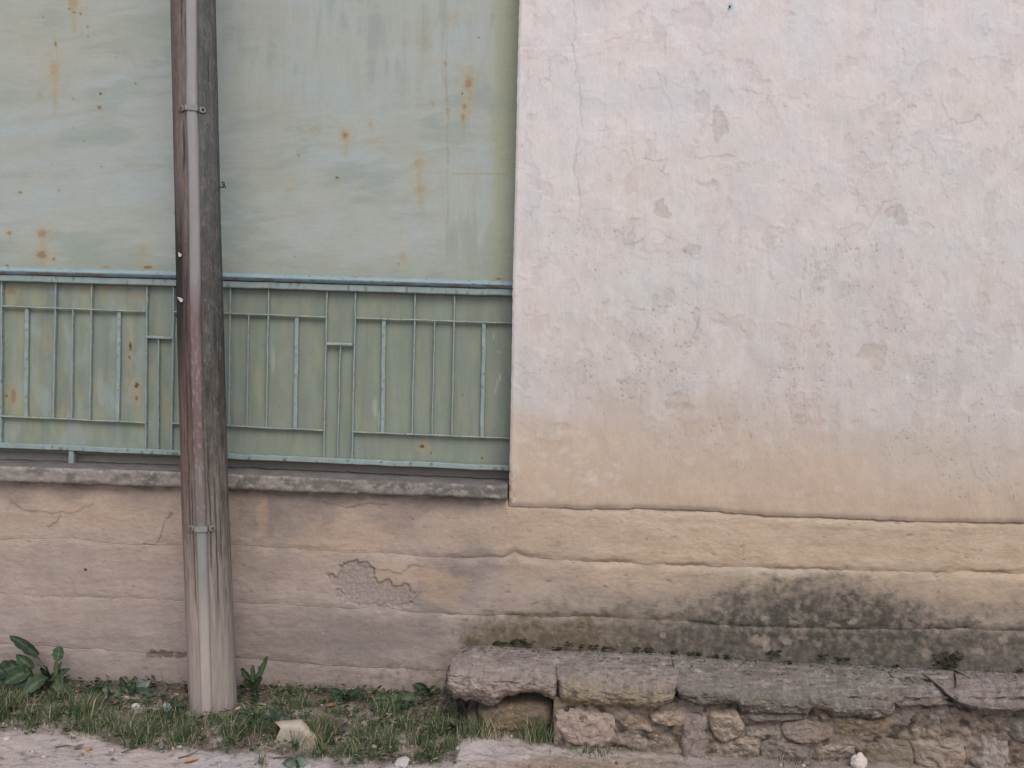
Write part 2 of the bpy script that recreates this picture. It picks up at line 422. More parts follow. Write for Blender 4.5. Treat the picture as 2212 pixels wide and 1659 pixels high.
# --- upper plaster: a sheet with real relief, its left end turned back into the opening
def upper_plaster():
    vsr = np.concatenate([np.arange(-330, -20, 12.0), np.arange(-20, 1085, 2.3)])
    t = np.concatenate([[0, .0003, .0007, .0012, .0018], np.arange(0.0025, 1.0, 0.00150), [1.0]])
    nv, nt_ = len(vsr) + 8, len(t)
    bot = np.linspace(0.15, 1, 8)
    Vg = np.zeros((nv, nt_)); Ug = np.zeros((nv, nt_))
    e = edge_u(vsr)
    Ug[:len(vsr)] = e[:, None] + t[None] * (2900 - e[:, None])
    Vg[:len(vsr)] = vsr[:, None]
    eb = edge_u(1085.0)
    for i, b in enumerate(bot):
        Ug[len(vsr) + i] = eb + t * (2900 - eb)
        Vg[len(vsr) + i] = 1085 + b * (G1(Ug[len(vsr) + i]) + 2.5 * fbm(Ug[len(vsr) + i] / 22, 0, 55, 3) - 1085)
    # re-space the lower rows so that the sheet really ends on the joint
    last = Vg[-1]
    k0 = int(np.argmin(np.abs(vsr - 1040)))
    for r in range(k0, nv):
        f = (r - k0) / (nv - 1 - k0)
        Vg[r] = Vg[k0] * (1 - f) + last * f
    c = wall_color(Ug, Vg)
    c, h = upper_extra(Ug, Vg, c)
    h = h + 0.005 * fbm(Ug / 190, Vg / 190, 61, 3) + 0.0014 * fbm(Ug / 30, Vg / 45, 62, 3)
    h += 0.007
    db = last[None] - Vg
    h -= 0.010 * np.exp(-(db / 6.0) ** 2) * (0.6 + 0.4 * noise(Ug / 60, 0, 71))
    de = (Ug - edge_u(Vg))
    h -= 0.006 * np.exp(-(de / 3.0) ** 2)
    Pt = P(Ug, Vg, 0.0)
    Pt[..., 1] -= h
    # jitter of the arris
    Pt[:, 0:3, 0] += (0.0018 * fbm(Vg[:, 0:1] / 14, 0, 72, 3))
    rev = []
    cr = []
    for yy in (0.26, 0.12, 0.05, 0.012):
        q = Pt[:, 0].copy(); q[:, 1] = yy; q[:, 0] += 0.0015 + 0.002 * fbm(Vg[:, 0] / 20, yy * 9, 73, 3)
        rev.append(q); cr.append(c[:, 0] - 6)
    Pt = np.concatenate([np.stack(rev, 1), Pt], 1)
    c = np.concatenate([np.stack(cr, 1), c], 1)
    # turn the bottom edge back
    q = Pt[-1].copy(); q[:, 1] += 0.045
    Pt = np.concatenate([Pt, q[None]], 0); c = np.concatenate([c, c[-1:]], 0)
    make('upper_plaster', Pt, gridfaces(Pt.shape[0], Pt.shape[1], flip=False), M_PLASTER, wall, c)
upper_plaster()

# --- grime on the lower courses
def course_color(u, v):
    c = wall_color(u, v)
    # run-off stains under the sill
    for (cu, cv, ru, rv, s) in [(640, 1110, 90, 70, .45), (560, 1100, 40, 60, .4), (850, 1105, 60, 40, .4), (980, 1080, 70, 30, .5), (300, 1085, 60, 26, .3), (40, 1062, 40, 20, .4), (160, 1060, 30, 18, .35), (720, 1080, 60, 18, .4), (1010, 1240, 50, 60, .4), (940, 1270, 50, 70, .35), (560, 1220, 40, 80, .2), (760, 1380, 250, 50, .35), (700, 1370, 140, 60, .2)]:
        m = blob(u, v, cu, cv, ru, rv, 0.6, 0.8, int(cu * 3 + cv), 60)
        c = mixc(c, (112, 103, 100), m * s)
    c = mixc(c, (110, 101, 96), sstep(22, 0, v - SILL_B(u)) * (u < 1100) * sstep(-0.2, 0.35, fbm(u / 34, v / 18, 431, 4)) * 0.55)
    # warm clean patches
    for (cu, cv, ru, rv, s) in [(960, 1270, 50, 40, .5), (880, 1245, 70, 30, .5), (570, 1120, 14, 50, .5), (740, 1160, 110, 40, .35), (1150, 1140, 130, 40, .35), (200, 1110, 100, 30, .2)]:
        c = mixc(c, (170, 146, 124), blob(u, v, cu, cv, ru, rv, 0.3, 0.6, int(cu + 7 * cv), 50) * s)
    # the big peeled patch
    m = np.maximum(np.maximum(blob(u, v, 768, 1245, 46, 32, 0.06, 0.5, 503, 26), blob(u, v, 800, 1282, 72, 30, 0.07, 0.5, 504, 26)), blob(u, v, 860, 1285, 30, 24, 0.08, 0.4, 505, 22))
    peel = m
    c = mixc(c, (146, 131, 124), m * .9)
    gr = fbm(u / 6, v / 5, 511, 3)
    c = c + (m * 20 * gr)[..., None]
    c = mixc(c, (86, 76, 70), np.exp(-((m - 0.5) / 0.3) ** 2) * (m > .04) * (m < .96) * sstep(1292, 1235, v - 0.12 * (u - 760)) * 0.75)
    # cracks
    def crack(pts, wd, s, seed):
        nonlocal c
        uu = u + 5 * fbm(u / 30, v / 22, seed, 3); v2 = v + 5 * fbm(u / 25, v / 30, seed + 3, 3)
        dm = np.full(u.shape, 1e9)
        for (a, b), (a2, b2) in zip(pts[:-1], pts[1:]):
            dx, dy = a2 - a, b2 - b
            t = np.clip(((uu - a) * dx + (v2 - b) * dy) / (dx * dx + dy * dy), 0, 1)
            dm = np.minimum(dm, np.hypot(uu - a - t * dx, v2 - b - t * dy))
        c = mixc(c, (92, 82, 76), sstep(wd + 1.3, wd - 0.7, dm) * s)
    crack([(25, 1085), (60, 1105), (130, 1108), (165, 1106), (200, 1088)], 1.2, .45, 601)
    crack([(130, 1112), (120, 1130), (105, 1140)], 1.4, .6, 602)
    crack([(375, 1108), (355, 1130), (345, 1165), (335, 1178), (310, 1176)], 1.3, .55, 603)
    crack([(700, 1085), (750, 1096), (800, 1086), (840, 1092)], 1.2, .5, 604)
    crack([(770, 1218), (830, 1232), (870, 1238), (885, 1222), (920, 1220)], 1.2, .5, 605)
    crack([(912, 1278), (880, 1302), (850, 1306)], 1.2, .5, 606)
    # loss at (360, 1410)
    m = np.maximum(blob(u, v, 345, 1412, 32, 8, .15, .6, 611, 12), blob(u, v, 392, 1414, 26, 6, .15, .6, 612, 12))
    c = mixc(c, (98, 84, 78), m * 0.9)
    c = mixc(c, (40, 34, 32), blob(u, v, 186, 1230, 3, 2.6, .3, .1, 613))
    # mildew: olive brown over the first bench stone, charcoal further right
    n1 = fbm(u / 46, v / 34, 621, 5, 0.62); n2 = fbm(u / 16, v / 15, 623, 4, 0.6)
    t1 = curve([(900, 1420), (975, 1360), (1060, 1310), (1250, 1285), (1450, 1285), (1560, 1265), (1620, 1240), (1750, 1228), (1850, 1238), (1950, 1290), (2080, 1318), (2212, 1318), (2600, 1318)])
    t2 = curve([(900, 1440), (985, 1372), (1060, 1342), (1250, 1338), (1400, 1346), (1500, 1324), (1560, 1300), (1650, 1280), (1720, 1276), (1850, 1284), (1940, 1312), (2010, 1345), (2100, 1362), (2212, 1360), (2600, 1360)])
    m = sstep(-30, 62, v - t1(u) + 40 * n1 + 14 * n2) * sstep(940, 1020, u + 40 * n1)
    c = mixc(c, (124, 113, 103), m * (0.82 + .2 * n2))
    m2 = sstep(-45, 50, v - t2(u) + 40 * n1 + 26 * n2) * sstep(960, 1040, u + 40 * n1)
    k = sstep(1250, 1480, u)[..., None]
    tone = np.array([90., 79., 62.]) * (1 - k) + np.array([80., 76., 70.]) * k
    mm = np.clip(m2 * (0.70 + 0.6 * n2 + .4 * n1 + .25 * noise(u / 7, v / 6, 639)), 0, 1)[..., None] * 0.88
    c = c * (1 - mm) + tone * mm
    d = blob(u, v, 1780, 1365, 240, 60, .7, .8, 631, 60) * sstep(-0.5, 0.5, n2 + 0.6 * n1)
    c = mixc(c, (60, 57, 52), d * 0.6)
    c = mixc(c, (112, 100, 84), sstep(.2, .5, fbm(u / 24, v / 18, 636, 4)) * m2 * .4)
    c = mixc(c, (176, 166, 152), blob(u, v, 1640, 1235, 120, 16, .5, .6, 638, 30) * 0.35)
    # pale flakes in the mildew
    for (cu, cv, ru, rv) in [(1640, 1383, 18, 12), (1655, 1395, 8, 16), (1680, 1268, 6, 12), (1713, 1342, 10, 6), (1762, 1337, 6, 8), (1842, 1345, 10, 8), (2000, 1410, 16, 12), (1700, 1384, 9, 11), (2110, 1405, 14, 10), (1800, 1350, 12, 7), (1430, 1370, 10, 6), (1562, 1345, 10, 8), (2165, 1380, 14, 10), (1650, 1335, 10, 5), (1735, 1355, 7, 4)]:
        c = mixc(c, (146, 133, 119), blob(u, v, cu, cv, ru * .9, rv * .9, .35, .9, int(cu), 12) * 0.75)
    sp = sstep(0.70, 0.80, noise(u / 4.2, v / 4.2, 641)) * m
    c = mixc(c, (178, 172, 162), sp * 0.5)
    # grain of the render: trowel drag, grit, small chips
    g = noise(u / 11, v / 4.2, 661) + 0.6 * noise(u / 5, v / 4, 663)
    c = c + (4.0 * g * (0.5 + 0.8 * sstep(-.3, .4, fbm(u / 70, v / 50, 665, 3))))[..., None]
    fk = sstep(0.74, 0.9, noise(u / 6, v / 4, 667) + 0.25 * fbm(u / 60, v / 40, 669, 2))
    c = mixc(c, (186, 170, 156), fk * 0.4 * (1 - 0.6 * m))
    ck = sstep(0.62, 0.72, fbm(u / 30, v / 12, 671, 4))
    c = mixc(c, (112, 98, 90), ck * 0.45)
    # damp foot of the wall
    d = sstep(1460, 1520, v + 26 * n1) * (u < 1000)
    c = mixc(c, (112, 98, 90), d * 0.5)
    d = blob(u, v, 880, 1460, 160, 36, .5, .9, 651, 50) * sstep(-0.1, .4, n2)
    c = mixc(c, (104, 98, 80), d * 0.45)
    return c, peel

JOFF = [0.000, 0.002, 0.005, 0.009, 0.015]
def jdepth(u, j):
    d = 0.25 + 0.75 * sstep(650, 1250, u)
    return np.clip(0.0058 + 0.0070 * noise(u / 110, j * 3.7, 640 + j) + 0.004 * noise(u / 34, j * 2.1, 650 + j), 0.0008, .016) * d
def jwob(u, j):
    return 3.0 * fbm(u / 60, j * 1.3, 55 + j, 3) + 1.6 * fbm(u / 14, j * 1.9, 75 + j, 3)
def course(top, bot, k, rows, u0=-330, u1=2900):
    """one course of rendered stone between the joints k and k + 1"""
    seed = 700 + 20 * k
    us = np.arange(u0, u1, 2.4)
    vt = top(us) + (jwob(us, k) if k else 0); vb = bot(us) + jwob(us, k + 1)
    t = np.linspace(0, 1, rows)
    t = t - 0.3 * np.sin(2 * math.pi * t) / (2 * math.pi)
    Vg = vt[None] + t[:, None] * (vb - vt)[None]
    Ug = np.broadcast_to(us[None], Vg.shape).copy()
    c, peel = course_color(Ug, Vg)
    # the wide relief is continuous over the joints
    h = JOFF[k] * (1 - t[:, None]) + JOFF[k + 1] * t[:, None]
    h = h + 0.007 * fbm(Ug / 220, Vg / 110, 705, 3) + 0.0016 * fbm(Ug / 60, Vg / 26, 706, 4) + 0.0013 * fbm(Ug / 18, Vg / 9, 707, 3) - 0.002 * sstep(0.62, 0.72, fbm(Ug / 30, Vg / 12, 671, 4))
    dt = Vg - vt[None]; db = vb[None] - Vg
    wt = 7.0 + 5 * noise(Ug / 70, .4, seed + 9); wb = 6.0 + 4 * noise(Ug / 60, .8, seed + 10)
    h = h - jdepth(Ug, k) * np.exp(-(dt / wt) ** 1.6) - jdepth(Ug, k + 1) * np.exp(-(db / wb) ** 1.8)
    h = h + 0.3 * jdepth(Ug, k + 1) * np.exp(-((db - 16) / 12.0) ** 2) + 0.2 * jdepth(Ug, k) * np.exp(-((dt - 15) / 9.0) ** 2)
    h = h - 0.006 * peel - 0.001 * peel * fbm(Ug / 7, Vg / 6, 511, 3)
    # lit top lip painted paler, shadow above the joint painted darker in patches
    jm = np.exp(-(dt / 9.0) ** 2) * (k > 0)
    c = mixc(c, (182, 166, 152), jm * 0.22 * sstep(-.2, .5, noise(Ug / 50, k, 681)))
    jm = np.exp(-(db / 3.0) ** 2)
    c = mixc(c, (112, 96, 82), jm * 0.5 * sstep(-.1, .6, noise(Ug / 40, k, 683)) * (.3 + .7 * sstep(700, 1200, Ug)))
    Pt = P(Ug, Vg, 0.0)
    Pt[..., 1] -= h
    a = Pt[0].copy(); a[:, 1] += 0.05
    b = Pt[-1].copy(); b[:, 1] += 0.05
    Pt = np.concatenate([a[None], Pt, b[None]], 0)
    c = np.concatenate([c[:1], c, c[-1:]], 0)
    make('stone_course', Pt, gridfaces(Pt.shape[0], Pt.shape[1]), M_COURSE, wall, c)

def top1(u):
    return np.where(u < 1097, SILL_B(u) - 4, G1(u))
course(top1, G2, 0, 62)
course(G2, G3, 1, 58)
course(G3, G4, 2, 52)
course(G4, G5, 3, 50, u1=1250)
# masonry core behind the joints and the rest of the building out of frame
zs = P(300, 1035, 0)[2]
xe = P(1110, 500, 0)[0]
v_, f_ = box(-5.5, 6.5, 0.045, 0.40, -0.3, zs - 0.06)
make('wall_core', v_, f_, M_DARK, wall, smooth=False)
v_, f_ = box(xe + 0.05, 6.5, 0.05, 0.40, zs - 0.05, 3.9)
make('wall_core', v_, f_, M_DARK, wall, smooth=False)
M_FAR = mat('plain limewash', base=(196, 188, 186), rough=0.92, spec=0.1, var=((3, 0.05), (20, 0.05)), bump=((60, 0.5, 0.003),))
v_, f_ = box(-5.5, 6.5, -0.002, 0.41, 3.9, 4.8)
make('lintel_wall', v_, f_, M_FAR, wall, smooth=False)
xl = P(-320, 600, 0)[0]
v_, f_ = box(-5.5, xl - 0.4, 0.0, 0.40, zs - 0.05, 3.895)
make('pier', v_, f_, M_FAR, wall, smooth=False)
xr = P(2880, 600, 0)[0]
v_, f_ = box(xr - 0.02, 6.5, 0.002, 0.045, -0.3, 3.895)
make('pier', v_, f_, M_FAR, wall, smooth=False)
v_, f_ = box(xe - 0.02, xr, 0.003, 0.045, P(1700, -320, 0)[2] - 0.05, 3.895)
make('pier', v_, f_, M_FAR, wall, smooth=False)

# --- sill: a rough concrete slab
def sill():
    us = np.arange(-330, 1097, 2.4)
    ft = curve([(-500, 990), (0, 1006), (400, 1019), (700, 1033), (1000, 1046), (1095, 1050)])(us) + 2.0 * fbm(us / 40, 0, 801, 4)
    fb = SILL_B(us) + 3.0 * fbm(us / 30, 0, 803, 4)
    prof = []
    cols = []
    yf = -0.045
    top_front = P(us, ft, yf); bot_front = P(us, fb, yf)
    # back of the top
    for yy, dz in ((0.33, 0.012), (0.27, 0.010), (0.20, 0.008), (0.14, 0.006), (0.09, 0.004), (0.05, 0.003), (0.01, 0.001), (-0.02, 0.0), (-0.036, -0.002)):
        q = top_front.copy(); q[:, 1] = yy; q[:, 2] += dz + 0.003 * fbm(us / 50, yy * 12, 805, 4)
        # sit on the same x (slab is straight)
        prof.append(q)
        n = fbm(us / 40, yy * 25, 811, 4)
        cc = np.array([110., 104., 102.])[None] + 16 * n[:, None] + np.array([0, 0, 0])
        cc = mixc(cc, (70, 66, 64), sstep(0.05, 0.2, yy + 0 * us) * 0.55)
        cols.append(cc)
    for t in np.linspace(0.04, 1, 16):
        q = top_front * (1 - t) + bot_front * t
        uu, vv = us, ft * (1 - t) + fb * t
        q[:, 1] = yf - 0.003 * fbm(uu / 20, vv / 20, 807, 4) - 0.004 * fbm(uu / 90, vv / 60, 808, 2) + 0.007 * math.exp(-(t / 0.09) ** 2) + 0.006 * math.exp(-((1 - t) / 0.09) ** 2)
        prof.append(q)
        n = fbm(uu / 55, vv / 30, 813, 5, .6)
        cc = np.array([140., 131., 125.])[None] + 12 * n[:, None]
        cc = mixc(cc, (88, 84, 80), sstep(-0.05, 0.4, n + 0.3 * sstep(300, 900, uu)) * 0.7)
        cc = mixc(cc, (164, 156, 148), sstep(0.2, 0.45, fbm(uu / 16, vv / 12, 815, 4)) * 0.55)
        cc = mixc(cc, (66, 64, 62), sstep(0.62, 0.8, noise(uu / 6, vv / 6, 817)) * 0.55)
        cols.append(cc)
    q = bot_front.copy(); q[:, 1] = 0.03
    prof.append(q); cols.append(cols[-1] * 0 + np.array([120., 108., 100.]))
    Pt = np.stack(prof, 0)
    # close the right end
    e = Pt[:, -1:].copy(); ctr = e.mean(0); e = e * 0 + ctr
    e[..., 0] = Pt[:, -1, 0][:, None].mean()
    Pt = np.concatenate([Pt, e], 1)
    cc = np.stack(cols, 0); cc = np.concatenate([cc, cc[:, -1:]], 1)
    make('window_sill', Pt, gridfaces(Pt.shape[0], Pt.shape[1]), M_CONC, wall, cc)
sill()

# ================================================================== SHEET METAL INFILL
Y_SHEET, Y_BAR = 0.135, 0.110
sheet = thing('metal_sheet', 'pale green painted sheet metal infill with rust spots filling the wall opening', 'metal sheet', (P(500, 900, Y_SHEET)[0], Y_SHEET, P(500, 985, Y_SHEET)[2]))
def sheet_panel():
    us = np.arange(-330, 1150, 2.6); vsr = np.concatenate([np.arange(-330, -20, 12.0), np.arange(-20, 1003, 2.6)])
    Ug, Vg0 = np.meshgrid(us, vsr)
    Vg = Vg0 + 0.0 * Ug
    sl = (Ug - 0) * 0.034 * sstep(500, 950, Vg)
    Vg = Vg + sl - 28 * sstep(500, 950, Vg0)        # bottom edge runs parallel to the sill
    u, v = Ug, Vg
    c = np.zeros(u.shape + (3,)) + np.array([157., 160., 153.])
    low = sstep(575, 640, v - 0.023 * u)
    # brushed coats
    hz = fbm(u / 190 + 0.3 * v / 170 + 0.3 * fbm(u / 160, v / 120, 29, 2), v / 34 + 0.10 * u / 34 + 0.3 * fbm(u / 150, v / 110, 30, 2), 31, 5, .62)
    vt = fbm(u / 22, v / 150, 33, 5, .55)
    vm = np.clip(blob(u, v, 800, 90, 330, 150, .7, .5, 35, 150) + blob(u, v, 1020, 480, 70, 130, .5, .5, 36, 90), 0, 1)
    st = hz * (1 - vm) + vt * vm
    big = fbm(u / 260, v / 150, 37, 4)
    k = st + 0.5 * big
    c = c + np.array([4., 5., 6.]) * np.clip(k, -1, 1)[..., None] * 1.0
    c = mixc(c, (152, 165, 167), sstep(0.0, 0.5, st * .6 + 0.7 * big) * 0.5 * (1 - low))
    c = mixc(c, (134, 146, 138), sstep(0.0, 0.45, -st * .6 + 0.7 * fbm(u / 200, v / 160, 39, 3)) * 0.5 * (1 - low))
    c = mixc(c, (160, 163, 156), sstep(0.1, 0.4, fbm(u / 130, v / 50, 41, 5)) * 0.4 * (1 - low))
    c = mixc(c, (164, 162, 148), blob(u, v, 60, 80, 230, 110, .7, .6, 43, 120) * 0.45)
    c = mixc(c, (143, 148, 132), blob(u, v, 560, 330, 130, 240, .7, .7, 45, 120) * 0.12)
    c = mixc(c, (152, 152, 120), sstep(1055, 1080, u + 8 * fbm(u / 30, v / 90, 47, 3)) * 0.55 * (1 - low))
    c = mixc(c, (136, 139, 124), sstep(505, 570, v - 0.023 * u + 20 * fbm(u / 90, v / 20, 48, 3)) * 0.4 * (1 - low))
    # below the rail: olive, vertical runs
    cl = np.array([124., 131., 119.]) + np.array([5., 6., 7.]) * fbm(u / 20, v / 190, 49, 4)[..., None] * 1.6 + np.array([4., 3., 0.]) * fbm(u / 90, v / 120, 50, 3)[..., None] * 1.5
    cl = mixc(cl, (152, 149, 118), sstep(0.05, 0.5, fbm(u / 30, v / 120, 52, 3)) * 0.38)
    cl = mixc(cl, (140, 149, 146), sstep(0.0, 0.5, fbm(u / 46, v / 100, 54, 3)) * 0.6 * sstep(900, 100, u))
    cl = mixc(cl, (118, 126, 114), sstep(100, 1000, u) * 0.35)
    c = c * (1 - low[..., None]) + cl * low[..., None]
    c = c + (3.0 * noise(u / 40, v / 5, 63) * (1 - vm) * (1 - low) + 2.5 * noise(u / 5, v / 60, 64) * np.maximum(vm, low))[..., None]
    # rust
    def rust(cu, cv, ru, rv, s, dark=0.0, seed=0):
        nonlocal c
        r = 4.5 * max(ru, rv)
        sel = (np.abs(u - cu) < r) & (np.abs(v - cv) < r)
        if not sel.any(): return
        uu, v2 = u[sel], v[sel]
        cs = c[sel]
        cs = mixc(cs, (164, 146, 112), blob(uu, v2, cu, cv, ru * 1.7, rv * 1.9, .7, .7, seed, 16) * s * 0.5)
        cs = mixc(cs, (152, 118, 82), blob(uu, v2, cu, cv, ru * .75, rv * .75, .6, .9, seed + 1, 7) * s * .8)
        if s >= .45 and rv > 5: cs = mixc(cs, (158, 140, 106), blob(uu, v2, cu + 2, cv + 2.6 * rv, ru * .45, rv * 1.9, .8, .6, seed + 4, 12) * .4)
        if dark: cs = mixc(cs, (84, 62, 50), blob(uu, v2, cu, cv, ru * .55, rv * .55, .3, .5, seed + 2, 6) * dark)
        c[sel] = cs
    spots = [(158, 8, 12, 14, .5, 0), (150, 20, 3, 3, .5, .9), (174, 30, 3, 4, .5, .9), (160, 27, 4, 2, .4, .7), (94, 36, 3, 2, .4, .9), (189, 57, 3, 3, .3, .9), (190, 79, 2, 2, .3, .8), (176, 70, 2, 2, .3, .6), (120, 95, 3, 8, .5, .7), (117, 150, 12, 22, .45, 0), (86, 205, 6, 10, .3, 0), (217, 203, 4, 4, .4, .9), (215, 232, 9, 6, .3, .5), (292, 180, 4, 3, .2, .8), (250, 124, 3, 2, .2, .9), (158, 213, 3, 3, .3, .7), (158, 276, 2, 2, .3, .8), (182, 306, 2, 2, .2, .9), (218, 360, 3, 2, .2, .8), (112, 356, 2, 2, .2, .7), (44, 416, 8, 4, .3, .6), (128, 412, 3, 3, .3, .7), (20, 503, 8, 6, .45, .3), (92, 505, 16, 12, .45, .2), (90, 550, 18, 12, .5, .3), (116, 560, 5, 6, .4, .4), (310, 540, 8, 12, .35, 0), (320, 577, 16, 5, .5, .6), (230, 577, 14, 3, .4, .3), (15, 573, 5, 3, .3, .8),
             (1012, 180, 11, 18, .75, .15), (999, 202, 3, 3, .5, .9), (1004, 230, 6, 9, .6, .3), (1000, 252, 6, 12, .5, .2), (967, 237, 5, 6, .5, .1), (745, 292, 10, 11, .75, .1), (745, 292, 5, 6, .3, .3), (728, 384, 6, 3, .6, 1.), (645, 335, 3, 5, .5, .3), (618, 418, 2, 2, .4, .9), (626, 410, 9, 8, .25, 0), (904, 352, 14, 12, .45, 0), (908, 410, 14, 10, .45, .0), (800, 305, 26, 8, .25, 0), (680, 282, 16, 8, .25, 0), (800, 268, 5, 10, .3, 0), (1034, 82, 4, 2, .2, .9), (962, 138, 3, 6, .4, .3), (935, 225, 4, 7, .3, .1), (867, 500, 2, 6, .2, .3), (861, 570, 2, 2, .2, .9), (870, 556, 10, 14, .25, 0), (708, 472, 2, 1, .2, .8), (638, 554, 2, 2, .2, .8), (980, 40, 14, 20, .2, 0), (915, 90, 20, 24, .2, 0), (1076, 602, 10, 3, .4, .7),
             (25, 630, 14, 12, .55, .1), (30, 880 - 24, 8, 24, .6, .25), (14, 855, 4, 6, .5, .8), (282, 748, 5, 17, .55, 1.), (280, 772, 4, 6, .4, .6), (295, 832, 7, 10, .7, 1.), (295, 860, 5, 8, .6, .6), (278, 830, 4, 6, .5, .2), (300, 640, 26, 8, .35, 0), (238, 622, 16, 8, .4, 0), (180, 626, 12, 10, .35, 0), (102, 735, 7, 14, .4, 0), (360, 880, 5, 16, .45, 0), (207, 835, 5, 14, .3, 0), (912, 964, 10, 6, .6, 1.), (931, 979, 4, 5, .5, .9), (1042, 990, 5, 5, .3, .6), (770, 832, 4, 10, .3, .1), (695, 880, 4, 12, .3, 0), (604, 877, 2, 2, .1, .9), (140, 895, 5, 14, .35, 0), (188, 712, 2, 3, .2, .8), (998, 854, 2, 2, .1, .9)]
    for i, s in enumerate(spots): rust(*s, seed=1000 + 7 * i)
    # old weld line and its runs
    m = sstep(2.6, 0.6, np.abs(u - 966 + 2.5 * fbm(v / 40, 0.5, 57, 2) - 0.006 * (v - 300))) * sstep(70, 130, v) * sstep(590, 540, v) * (0.55 + 0.6 * noise(v / 22, 0.2, 58))
    c = mixc(c, (140, 122, 88), m * 0.6)
    m = sstep(2.2, 0.6, np.abs(v - 375 - 1.5 * fbm(u / 20, .4, 59, 2))) * sstep(972, 982, u) * sstep(1110, 1080, u)
    c = mixc(c, (150, 132, 92), m * 0.5)
    # pale scratches at the bottom right, scuffs
    for (cu, cv, ru, rv, s) in [(1080, 815, 2, 10, .5), (1074, 828, 2, 8, .5), (1070, 843, 2, 7, .4), (1066, 726, 1.6, 6, .5), (1078, 760, 2, 2, .6), (1100, 800, 1.6, 8, .4), (1040, 790, 2, 8, .3), (810, 880, 5, 22, .4), (820, 905, 3, 18, .35), (590, 780, 4, 30, .35), (1118, 40, 3, 4, .5)]:
        c = mixc(c, (176, 180, 170), blob(u, v, cu, cv, ru, rv, .5, .3, int(cu + cv)) * s)
    # darker along the bottom edge
    c = mixc(c, (96, 100, 88), sstep(985, 1003, Vg0) * 0.4)
    Pt = P(u, v, Y_SHEET)
    Pt[..., 1] -= 0.003 * fbm(u / 260, v / 220, 60, 2) + 0.0004 * fbm(u / 40, v / 40, 61, 2)
    make('panel', Pt, gridfaces(*u.shape), M_SHEET, sheet, c)
sheet_panel()
v_, f_ = box(-5.5, xe + 0.30, Y_SHEET + 0.02, Y_SHEET + 0.03, P(500, 960, Y_SHEET)[2], 3.93)
make('backing_plate', v_, f_, M_RAIL if False else mat('backing plate', base=(140, 148, 142), rough=.6), sheet, smooth=False)
zc = P(500, 1000, Y_SHEET)[2]
v_, f_ = box(-5.5, xe + 0.30, 0.17, 0.26, zs - 0.05, zc + 0.25)
make('back_board', v_, f_, mat('dirty inner board', base=(146, 137, 130), rough=.9), sheet, smooth=False)

# ================================================================== RAILING
rail = thing('iron_railing', 'blue green painted iron railing of slim uprights and crossbars above concrete sill', 'railing', (P(500, 985, Y_BAR)[0], Y_BAR, P(500, 985, Y_BAR)[2]))
RAILC = (133, 146, 144)
def bar(name, pts, width, depth, y, chips=0.35, seed=0, base=RAILC, r=0.25, yback=None):
    """a painted flat bar through photo points, with slightly rounded arrises and chipped paint"""
    pu = np.array([p[0] for p in pts], float); pv = np.array([p[1] for p in pts], float)
    L = np.concatenate([[0], np.cumsum(np.hypot(np.diff(pu), np.diff(pv)))])
    n = max(6, int(L[-1] / 3.0))
    s = np.linspace(0, L[-1], n)
    uu = np.interp(s, L, pu); vv = np.interp(s, L, pv)
    wob = 0.9 * fbm(s / 60, seed * 1.7, 3000 + seed, 3)
    hor = abs(pu[-1] - pu[0]) > abs(pv[-1] - pv[0])
    if hor: vv = vv + wob
    else: uu = uu + wob
    ctr = P(uu, vv, y)
    side = np.array([0, 0, 1.0]) if hor else np.array([1.0, 0, 0])
    hw = width / 2; b = min(width, depth) * r
    ring = [(-hw, depth), (-hw, b), (-hw + b * .3, b * .3), (-hw + b, 0), (hw - b, 0), (hw - b * .3, b * .3), (hw, b), (hw, depth)]
    Pt = np.zeros((n, len(ring), 3)); C = np.zeros((n, len(ring), 3))
    for j, (a, d) in enumerate(ring):
        Pt[:, j] = ctr + side[None] * a
        Pt[:, j, 1] = y + d
        q1 = noise(s / 9 + 3.1 * seed, j * 0.55 + seed, 3100)
        q2 = noise(s / 34 + 5.3 * seed, j * 0.3, 3101)
        c = np.zeros((n, 3)) + np.asarray(base, float) + 9 * q2[:, None]
        if chips:
            c = mixc(c, (186, 168, 132), sstep(0.0, 0.35, q2 + 0.35 * q1) * chips * 1.4 * (name == 'crossbar' and j in (3, 4, 5, 6)))
            c = mixc(c, (84, 72, 64), sstep(0.46, 0.62, q1 + 0.3 * q2) * chips * 1.3)
            c = mixc(c, (152, 160, 152), sstep(0.3, 0.6, -q1 + 0.4 * q2) * .4)
        C[:, j] = c
    f = gridfaces(n, len(ring), wrap=True, flip=not hor).tolist()
    m = len(ring)
    f.append(list(range(m))); f.append([(n - 1) * m + i for i in range(m)][::-1])
    o = make(name, Pt, f, M_RAIL, rail, C.reshape(-1, 3), smooth=False)
    return o

